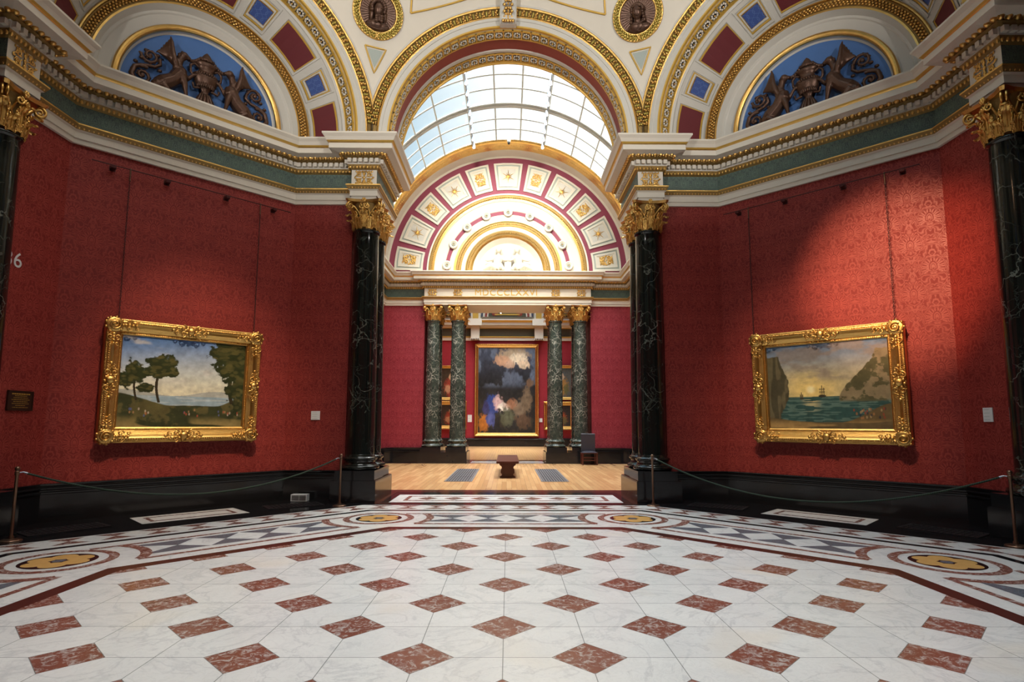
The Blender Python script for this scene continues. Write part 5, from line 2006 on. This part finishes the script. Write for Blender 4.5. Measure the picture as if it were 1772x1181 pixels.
        bg, main, lightc = {'p1': ((0.05, 0.035, 0.02), (0.30, 0.05, 0.03), (0.60, 0.36, 0.20)), 'p2': ((0.04, 0.03, 0.02), (0.25, 0.04, 0.02), (0.50, 0.25, 0.12)),
                            'p3': ((0.10, 0.11, 0.10), (0.36, 0.20, 0.06), (0.60, 0.45, 0.30)), 'p4': ((0.04, 0.035, 0.03), (0.35, 0.08, 0.03), (0.62, 0.48, 0.38))}[kind]
        img[:] = bg
        blob(0.5, 0.35, 0.34, 0.32, main, 0.4, 0.5)
        blob(0.5, 0.70, 0.14, 0.12, lightc, 0.3, 0.3)
        blob(0.32, 0.30, 0.14, 0.14, tuple(c * 0.9 for c in lightc), 0.5, 0.5, 0.7)
        blob(0.72, 0.28, 0.12, 0.18, (0.10, 0.12, 0.05), 0.5, 0.5, 0.8)
        shade(0.4)
    return np.clip(img, 0.003, 1)


def canvas_mesh(name, w, h, kind, nx, ny, seed, parent):
    """canvas in local XZ, front towards -Y"""
    img = paint(kind, nx, ny, seed)
    v = []; f = []
    for j in range(ny + 1):
        for i in range(nx + 1):
            v.append((-w / 2 + w * i / nx, 0.0, -h / 2 + h * j / ny))
    for j in range(ny):
        for i in range(nx):
            a = j * (nx + 1) + i
            f.append((a, a + 1, a + nx + 2, a + nx + 1))
    nb = len(v)
    # thin stretcher behind
    v += [(-w / 2, 0.02, -h / 2), (w / 2, 0.02, -h / 2), (w / 2, 0.02, h / 2), (-w / 2, 0.02, h / 2)]
    f.append((nb + 3, nb + 2, nb + 1, nb))
    me = bpy.data.meshes.new(name)
    me.from_pydata(v, [], f)
    ca = me.color_attributes.new('Col', 'FLOAT_COLOR', 'CORNER')
    cols = np.ones((len(f) * 4, 4), dtype=np.float32)
    rep = np.repeat(img.reshape(-1, 3), 4, axis=0)
    cols[:rep.shape[0], :3] = rep
    cols[rep.shape[0]:, :3] = 0.05
    ca.data.foreach_set('color', cols.ravel())
    me.materials.append(MT['canvas'])
    o = bpy.data.objects.new(name, me)
    COL.objects.link(o)
    o.parent = parent
    return o


def frame_mesh(w, h, prof, keys, parent, name='frame'):
    """prof [(outward distance from the sight edge, depth towards viewer)]"""
    m = MB()
    for q in range(len(prof) - 1):
        (d0, e0), (d1, e1) = prof[q], prof[q + 1]
        c0 = [(-w / 2 - d0, -e0, -h / 2 - d0), (w / 2 + d0, -e0, -h / 2 - d0), (w / 2 + d0, -e0, h / 2 + d0), (-w / 2 - d0, -e0, h / 2 + d0)]
        c1 = [(-w / 2 - d1, -e1, -h / 2 - d1), (w / 2 + d1, -e1, -h / 2 - d1), (w / 2 + d1, -e1, h / 2 + d1), (-w / 2 - d1, -e1, h / 2 + d1)]
        for i in range(4):
            j = (i + 1) % 4
            m.face([c0[i], c0[j], c1[j], c1[i]], keys[q])
    return m


def cscroll(m, cx, cz, r, a0, sg, turns=1.3, th=0.016, dep=0.12):
    pts = []; rad = []
    n = 18
    for i in range(n + 1):
        t = i / n
        a = a0 + sg * turns * 2 * PI * t
        rr = r * (1 - 0.8 * t)
        pts.append((cx + rr * math.cos(a), -dep - 0.02 * t, cz + rr * math.sin(a)))
        rad.append(th * (1 - 0.4 * t))
    m.tube(pts, rad, 'gold', 6)


def big_frame(root, w, h, fwid):
    P = [(-0.02, 0.0), (-0.02, 0.02), (0.0, 0.035), (0.02, 0.03), (0.03, 0.05), (0.045, 0.055), (0.06, 0.06), (0.10, 0.075), (0.13, 0.11), (0.15, 0.125), (0.165, 0.125), (0.18, 0.105), (0.195, 0.10), (fwid - 0.015, 0.10),
         (fwid, 0.09), (fwid, -0.08)]
    K = ['gold'] * (len(P) - 1)
    m = frame_mesh(w, h, P, K, root)
    # beading on the sight edge and rim, ribs on the cove
    for (d, e, sp, r) in ((0.012, 0.038, 0.03, 0.009), (0.172, 0.125, 0.035, 0.012), (0.205, 0.10, 0.03, 0.010)):
        for (xa, za, xb, zb) in ((-w / 2 - d, -h / 2 - d, w / 2 + d, -h / 2 - d), (-w / 2 - d, h / 2 + d, w / 2 + d, h / 2 + d), (-w / 2 - d, -h / 2 - d, -w / 2 - d, h / 2 + d), (w / 2 + d, -h / 2 - d, w / 2 + d, h / 2 + d)):
            L = math.hypot(xb - xa, zb - za); k = int(L / sp)
            for i in range(k):
                t = (i + 0.5) / k
                m.blob((xa + (xb - xa) * t, -e, za + (zb - za) * t), (r, r, r), 'gold', nu=5, nv=3)
    m.build('frame', root)
    for sx_ in (-1, 1):
        for sz in (-1, 1):
            c = MB()
            cx, cz = sx_ * (w / 2 + fwid * 0.55), sz * (h / 2 + fwid * 0.55)
            n = 18
            prof = [(0.115, 0.09), (0.12, 0.115), (0.10, 0.135), (0.07, 0.125), (0.05, 0.14), (0.02, 0.155), (0.001, 0.155)]
            c.grid([[(cx + r * math.cos(2 * PI * i / n) * (1 + 0.08 * (i % 2)), -d, cz + r * math.sin(2 * PI * i / n) * (1 + 0.08 * (i % 2))) for i in range(n)] for r, d in prof], 'gold', closev=True)
            cscroll(c, cx, cz, 0.085, PI / 4, sx_ * sz, 1.6, 0.018, 0.15)
            for (ex, ez) in ((-sx_, 0), (0, -sz)):
                for j in range(4):
                    c.blob((cx + ex * (0.15 + 0.05 * j), -0.115, cz + ez * (0.15 + 0.05 * j)), (0.032 - 0.003 * j, 0.03, 0.032 - 0.003 * j), 'gold', nu=7, nv=5)
                px_, pz_ = -ez, ex
                for s3 in (-1, 1):
                    cscroll(c, cx + ex * 0.2 + s3 * abs(ez) * 0.05, cz + ez * 0.2 + s3 * abs(ex) * 0.05, 0.045, math.atan2(ez, ex), s3, 1.2, 0.012, 0.12)
                    cscroll(c, cx + ex * 0.31 + s3 * abs(ez) * 0.045, cz + ez * 0.31 + s3 * abs(ex) * 0.045, 0.032, math.atan2(ez, ex), s3, 1.2, 0.009, 0.11)
            for j in range(9):
                a = 2 * PI * j / 9
                c.blob((cx + 0.12 * math.cos(a), -0.11, cz + 0.12 * math.sin(a)), (0.024, 0.024, 0.024), 'gold', nu=6, nv=4)
            c.build('corner_ornament', root)
    for (cx, cz, hx) in ((0, h / 2 + fwid * 0.55, 1), (0, -h / 2 - fwid * 0.55, 1), (-w / 2 - fwid * 0.55, 0, 0), (w / 2 + fwid * 0.55, 0, 0)):
        c = MB()
        u_ = (1, 0) if hx else (0, 1)
        v_ = (0, 1) if hx else (1, 0)
        f = lambda a, b: (cx + u_[0] * a + v_[0] * b, cz + u_[1] * a + v_[1] * b)
        p = f(0, 0)
        c.blob((p[0], -0.125, p[1]), (0.07, 0.04, 0.07), 'gold', nu=12, nv=6)
        for j in range(7):
            a = 2 * PI * j / 7
            q = f(0.075 * math.cos(a), 0.075 * math.sin(a))
            c.blob((q[0], -0.12, q[1]), (0.028, 0.03, 0.028), 'gold', nu=6, nv=4)
        for s1 in (-1, 1):
            for s2 in (-1, 1):
                q = f(s1 * 0.12, s2 * 0.05); cscroll(c, q[0], q[1], 0.055, 0.5 * PI * s2, s1 * s2 * (1 if hx else -1), 1.3, 0.015, 0.12)
                q = f(s1 * 0.21, s2 * 0.035); cscroll(c, q[0], q[1], 0.04, 0.5 * PI * s2, -s1 * s2, 1.2, 0.011, 0.11)
            q = f(s1 * 0.27, 0); c.blob((q[0], -0.11, q[1]), (0.03, 0.025, 0.03), 'gold', nu=6, nv=4)
        c.build('centre_ornament', root)


TILT = math.radians(1.6)
def hang_big(side, lc, kind, label, seed):
    a = side * PI / 4
    fr = sfr(side)
    pos = fr(lc, 7.80, 2.13)
    root = thing('framed_painting', label, 'painting', None, pos)
    # local -Y faces the room: local +Y along outward normal
    root.rotation_euler = (TILT, 0, -a)
    canvas_mesh('canvas', 1.98, 1.54, kind, 330, 256, seed, root)
    big_frame(root, 1.96, 1.52, 0.225)
    return root


hang_big(7, 0.0, 'landscape', 'gilt framed landscape with trees and a lake on the left red wall', 3)
hang_big(1, 0.0, 'seascape', 'gilt framed harbour sunset painting on the right red wall', 8)

# rails and chains
for side, nm, l0, l1, br, ch in ((7, 'left', -1.56, 1.69, (-1.26, -0.47, 0.51, 1.38), (-1.03, 1.10)), (1, 'right', -1.68, 1.57, (-1.41, -0.54, 0.44, 1.32), (-1.19, 1.08))):
    fr = sfr(side)
    root = thing('picture_rail', 'thin dark hanging rail under the cornice above the %s painting' % nm, 'rail', 'hanging rails')
    m = MB(); m.tube([fr(l0, 7.80, 5.63), fr(l1, 7.80, 5.63)], 0.009, 'rail', 6) if 'rail' in MT else None
    MT.setdefault('rail', plain('dark_red_metal', (0.07, 0.015, 0.015), 0.4, 0.5))
    m = MB(); m.tube([fr(l0, 7.80, 5.63), fr(l1, 7.80, 5.63)], 0.009, 'rail', 6)
    m.build('rod', root)
    for l in br:
        m = MB()
        m.box((l - 0.035, 7.79, 5.585), (l + 0.035, 7.92, 5.625), 'rail', fr)
        m.box((l - 0.045, 7.905, 5.56), (l + 0.045, 7.92, 5.65), 'rail', fr)
        m.build('bracket', root)
    for l, w_ in zip(ch, ('left', 'right')):
        r2 = thing('hanging_chain', '%s hanging chain of the %s painting' % (w_, nm), 'chain', 'chains holding the big paintings')
        m = MB()
        z = 5.62
        i = 0
        while z > 3.10:
            n = 8
            if i % 2:
                m.tube([fr(l + 0.010 * math.cos(2 * PI * j / n), 7.80, z + 0.022 * math.sin(2 * PI * j / n)) for j in range(n + 1)], 0.0035, 'iron', 4, cap=False)
            else:
                m.tube([fr(l, 7.80 + 0.010 * math.cos(2 * PI * j / n), z + 0.022 * math.sin(2 * PI * j / n)) for j in range(n + 1)], 0.0035, 'iron', 4, cap=False)
            z -= 0.036; i += 1
        m.build('links', r2)
        m = MB()
        m.tube([fr(l, 7.80, 5.65), fr(l, 7.80, 5.56), fr(l, 7.80, 5.50), fr(l, 7.80, 5.44)], [0.009, 0.014, 0.010, 0.014], 'brass', 8)
        m.build('hook', r2)

# back gallery pictures
def wall_pic(x, z, w, h, fw_, kind, label, nx, ny, seed, group=None, y=31.55):
    root = thing('framed_painting', label, 'painting', group, (x, y, z))
    canvas_mesh('canvas', w + 0.02, h + 0.02, kind, nx, ny, seed, root)
    P = [(-0.01, 0.0), (-0.01, 0.03), (fw_ * 0.2, 0.05), (fw_ * 0.35, 0.04), (fw_ * 0.6, 0.10), (fw_ * 0.9, 0.12), (fw_, 0.10), (fw_, -0.06)]
    m = frame_mesh(w, h, P, ['gold'] * 7, root)
    for (xa, za, xb, zb) in ((-w / 2, -h / 2 - fw_ * 0.75, w / 2, -h / 2 - fw_ * 0.75), (-w / 2, h / 2 + fw_ * 0.75, w / 2, h / 2 + fw_ * 0.75), (-w / 2 - fw_ * 0.75, -h / 2, -w / 2 - fw_ * 0.75, h / 2), (w / 2 + fw_ * 0.75, -h / 2, w / 2 + fw_ * 0.75, h / 2)):
        L = math.hypot(xb - xa, zb - za); k = int(L / 0.12)
        for i in range(k):
            t = (i + 0.5) / k
            m.blob((xa + (xb - xa) * t, -0.12, za + (zb - za) * t), (0.035, 0.03, 0.035), 'gold', nu=5, nv=3)
    m.build('frame', root)


wall_pic(-0.06, 3.50, 3.58, 5.35, 0.21, 'altar', 'tall dark painting in a gilt frame on the back wall beyond the far portal', 120, 180, 5)
wall_pic(-3.50, 3.93, 1.35, 1.85, 0.16, 'p1', 'small gilt framed painting seen between the left portal columns, upper one', 60, 84, 21)
wall_pic(-3.45, 1.92, 1.35, 1.30, 0.22, 'p2', 'small gilt framed painting seen between the left portal columns, lower one', 60, 84, 22)
wall_pic(3.35, 3.97, 1.35, 1.85, 0.16, 'p3', 'small gilt framed painting seen between the right portal columns, upper one', 60, 84, 23)
wall_pic(3.20, 1.90, 1.45, 1.30, 0.22, 'p4', 'small gilt framed painting seen between the right portal columns, lower one', 60, 84, 24)


def card(fr, w, h, label, name='wall_label', key='white', lines=4, t=0.012):
    root = thing(name, label, 'label' if name == 'wall_label' else 'plaque')
    m = MB(); m.box((-w / 2, -t, -h / 2), (w / 2, 0, h / 2), key, fr); m.build('card', root)
    m = MB()
    rng = random.Random(3)
    for i in range(lines):
        z = h * 0.36 - i * h * 0.72 / max(1, lines - 1)
        ww = w * (0.55 + 0.25 * rng.random()) / 2
        m.box((-w * 0.40, -t - 0.001, z - h * 0.012), (-w * 0.40 + ww * 2 * 0.9, -t, z + h * 0.012), 'grey' if key == 'white' else 'goldpaint', fr)
    m.build('caption_text', root)
    return root


card(lambda l, c, z: (-3.715 + l, 6.875 + c, 1.605 + z), 0.17, 0.17, 'small white caption card on the red wall beside the left column pair')
card(lambda l, c, z: (6.875 + c, 3.80 - l, 1.61 + z), 0.16, 0.20, 'small white caption card on the red wall near the right edge of the photo')
card(lambda l, c, z: (-2.36 + l, 31.64 + c, 1.72 + z), 0.26, 0.45, 'white caption card left of the tall altarpiece in the back gallery', lines=3)
card(lambda l, c, z: (2.07 + l, 31.64 + c, 1.62 + z), 0.2, 0.24, 'white caption card right of the tall altarpiece in the back gallery', lines=3)

# plaque and room number on the west wall part
root = thing('wall_plaque', 'dark bronze plaque with small gold lines on the left wall', 'plaque')
pf = lambda l, c, z: (-6.878 - c, 3.80 + l, 1.765 + z)
m = MB(); m.box((-0.215, -0.02, -0.14), (0.215, 0, 0.14), 'plaque', pf)
for (a, b_, c_, d_) in ((-0.215, 0.125, 0.215, 0.14), (-0.215, -0.14, 0.215, -0.125), (-0.215, -0.14, -0.20, 0.14), (0.20, -0.14, 0.215, 0.14)):
    m.box((a, -0.026, b_), (c_, -0.02, d_), 'plaque', pf)
m.build('plate', root)
m = MB()
rng = random.Random(5)
for i, ww in enumerate((0.30, 0.20, 0.24, 0.30, 0.24, 0.28, 0.16, 0.26)):
    z = 0.095 - i * 0.027
    x = -ww / 2
    while x < ww / 2:
        l = rng.uniform(0.01, 0.035)
        m.box((x, -0.022, z - (0.008 if i == 0 else 0.0035)), (min(ww / 2, x + l), -0.02, z + (0.008 if i == 0 else 0.0035)), 'goldpaint', pf)
        x += l + 0.008
m.build('lettering', root)
o = text_obj('room_number', '36', 0.30, 'white_text', mat4((-6.874, 3.475, 3.72), (0, 1, 0), (0, 0, 1)), 0.002)
tag(o, 'white room number partly hidden by the column at the left edge', 'number')

# ------------------------------------------------------------------ rope barriers
def post(x, y, label):
    root = thing('barrier_post', label, 'post', 'rope barrier posts', (x, y, 0))
    m = MB(); m.lathe([(0.001, 0.018), (0.03, 0.03), (0.10, 0.018), (0.115, 0.01), (0.115, 0.0)], 'brass', n=24); m.build('base', root)
    m = MB(); m.lathe([(0.03, 0.02), (0.03, 0.05), (0.018, 0.07), (0.018, 0.80), (0.026, 0.81), (0.026, 0.85), (0.015, 0.86)], 'brass', n=16); m.build('pole', root)
    m = MB(); m.ball((0, 0, 0.885), 0.03, 'brass', 14); m.build('knob', root)
    return root


posts = [(-6.14, 3.00), (-2.96, 6.06), (2.64, 6.13), (6.21, 2.77)]
post(*posts[0], 'slim bronze rope post at the left edge, near the left wall')
post(*posts[1], 'slim bronze rope post in front of the left pedestal of the central opening')
post(*posts[2], 'slim bronze rope post in front of the right pedestal of the central opening')
post(*posts[3], 'slim bronze rope post at the right edge, near the right wall')
for (a, b_, nm, sag) in ((posts[0], posts[1], 'left', 0.42), (posts[2], posts[3], 'right', 0.50)):
    root = thing('barrier_rope', 'dark green rope drooping in front of the %s painting' % nm, 'rope', 'green barrier ropes')
    d = (b_[0] - a[0], b_[1] - a[1]); L = math.hypot(*d); u_ = (d[0] / L, d[1] / L)
    m = MB(); pts = []
    n = 40
    for i in range(n + 1):
        t = i / n
        s_ = 0.10 + (L - 0.20) * t
        z = 0.82 - sag * (1 - (2 * t - 1) ** 2)
        pts.append((a[0] + u_[0] * s_, a[1] + u_[1] * s_, z))
    m.tube(pts, 0.013, 'rope', 10, uvs=True)
    m.build('rope', root)
    for s_ in (0, 1):
        m = MB()
        p, q = (pts[0], a) if s_ == 0 else (pts[-1], b_)
        sg = 1 if s_ == 0 else -1
        m.tube([(q[0] + sg * u_[0] * 0.024, q[1] + sg * u_[1] * 0.024, 0.835), (q[0] + sg * u_[0] * 0.06, q[1] + sg * u_[1] * 0.06, 0.84), p], [0.008, 0.009, 0.016], 'steel', 8)
        m.build('hook', root)

# ventilation box
root = thing('louvred_box', 'small white louvred box on the floor by the left wall', 'box', None, (-3.86, 6.62, 0))
m = MB(); m.box((-0.15, -0.07, 0.01), (0.15, 0.07, 0.135), 'wlabel'); m.build('case', root)
m = MB()
for i in range(4):
    m.box((-0.13, -0.074, 0.03 + i * 0.024), (0.0, -0.069, 0.043 + i * 0.024), 'slot')
    m.box((0.01, -0.074, 0.03 + i * 0.024), (0.13, -0.069, 0.043 + i * 0.024), 'slot')
m.build('louvres', root)
for sx_ in (-0.12, 0.12):
    m = MB()
    m.box((sx_ - 0.01, -0.05, 0.0), (sx_ + 0.01, 0.05, 0.012), 'slot')
    m.build('foot', root)

# ------------------------------------------------------------------ floor grilles
def grille(fr, w, d, label, key, nx, ny, group, z=0.004):
    root = thing('floor_grille', label, 'grille', group)
    m = MB()
    b_ = 0.05
    for (a, c, e, f) in ((-w / 2, -d / 2, w / 2, -d / 2 + b_), (-w / 2, d / 2 - b_, w / 2, d / 2), (-w / 2, -d / 2 + b_, -w / 2 + b_, d / 2 - b_), (w / 2 - b_, -d / 2 + b_, w / 2, d / 2 - b_)):
        m.box((a, c, 0.002), (e, f, z + 0.008), key, fr)
    m.build('border', root)
    m = MB()
    for i in range(nx):
        x = -w / 2 + b_ + (w - 2 * b_) * (i + 0.5) / nx
        m.box((x - 0.18 * (w - 2 * b_) / nx, -d / 2 + b_, 0.002), (x + 0.18 * (w - 2 * b_) / nx, d / 2 - b_, z + 0.004), key, fr)
    for i in range(1, ny):
        y = -d / 2 + b_ + (d - 2 * b_) * i / ny
        m.box((-w / 2 + b_, y - 0.012, 0.002), (w / 2 - b_, y + 0.012, z + 0.006), key, fr)
    m.build('bars', root)
    m = MB()
    m.box((-w / 2 + 0.01, -d / 2 + 0.01, 0.0021), (w / 2 - 0.01, d / 2 - 0.01, 0.003), 'slot', fr)
    m.build('pit', root)


MT['grating'] = plain('grey_grating', (0.22, 0.20, 0.20), 0.4, 0.5)
for sg, nm in ((-1, 'left'), (1, 'right')):
    grille(lambda l, c, z, sg=sg: (sg * 1.22 + l, 12.2 + c, z), 0.70, 3.9, 'grey iron grating in the wooden floor, %s of the bench' % nm, 'grating', 9, 3, 'gratings in the wooden floor')
for side, nm in ((7, 'left'), (1, 'right')):
    f0 = sfr(side)
    for sg in (-1, 1):
        where = 'near' if (side == 7) == (sg < 0) else 'far'
        lab = 'black ornamental floor grille below the %s painting, %s' % (nm, 'at the end by the photo edge' if where == 'near' else 'at the end by the central columns')
        rot = -sg * math.radians(10) * (1 if True else 1)
        def fr(l, c, z, sg=sg, f0=f0, rot=rot):
            return f0(sg * 1.62 + l * math.cos(rot) - c * math.sin(rot), 6.95 + l * math.sin(rot) * 1 + c * math.cos(rot), z)
        grille(fr, 0.95, 0.5, lab, 'iron', 12, 5, 'black floor grilles in the octagon')

# ------------------------------------------------------------------ bench
root = thing('gallery_bench', 'long dark mahogany bench with scrolled ends in the wooden-floored room', 'bench', None, (0.02, 12.6, 0))
m = MB()
m.box((-0.30, -1.55, 0.41), (0.30, 1.55, 0.45), 'wooddark')
m.box((-0.28, -1.52, 0.39), (0.28, 1.52, 0.41), 'wooddark')
m.build('seat', root)
for y in (-1.30, 1.26):
    m = MB()
    out = [(0.22, 0.39), (0.22, 0.34), (0.17, 0.31), (0.155, 0.26), (0.18, 0.20), (0.185, 0.14), (0.15, 0.09), (0.17, 0.05), (0.21, 0.04), (0.21, 0.0)]
    P = out + [(-x, z) for x, z in out[::-1]]
    m.face([(x, y, z) for x, z in P], 'wooddark')
    m.face([(x, y + 0.07, z) for x, z in P][::-1], 'wooddark')
    for i in range(len(P)):
        a, b_ = P[i], P[(i + 1) % len(P)]
        m.face([(a[0], y, a[1]), (b_[0], y, b_[1]), (b_[0], y + 0.07, b_[1]), (a[0], y + 0.07, a[1])], 'wooddark')
    m.build('end_panel', root)
m = MB()
m.box((-0.03, -1.25, 0.10), (0.03, 1.26, 0.22), 'wooddark')
m.build('stretcher', root)

# chair
root = thing('attendant_chair', 'dark upholstered chair with wooden legs in front of the rightmost portal column', 'chair', None, (2.90, 16.2, 0))
for sx_ in (-1, 1):
    for sy_ in (-1, 1):
        m = MB()
        m.box((sx_ * 0.25 - 0.025, sy_ * 0.22 - 0.025, 0), (sx_ * 0.25 + 0.025, sy_ * 0.22 + 0.025, 0.41), 'wooddark')
        m.build('leg', root)
m = MB(); m.box((-0.28, -0.26, 0.40), (0.28, 0.25, 0.43), 'wooddark')
for z in (0.15, 0.24):
    m.box((-0.24, -0.235, z), (0.24, -0.205, z + 0.03), 'wooddark')
m.build('seat_frame', root)
m = MB()
P = [[((-0.28 + 0.56 * i / 8), (-0.27 + 0.5 * j / 6), 0.43 + 0.055 * (1 - (2 * i / 8 - 1) ** 4) * (1 - (2 * j / 6 - 1) ** 4)) for i in range(9)] for j in range(7)]
m.grid(P, 'leather'); m.build('seat', root)
m = MB()
m.box((-0.25, 0.18, 0.46), (0.25, 0.25, 1.06), 'leather')
m.tube([(-0.25, 0.215, 1.06), (0.25, 0.215, 1.06)], 0.035, 'leather', 8)
m.build('backrest', root)
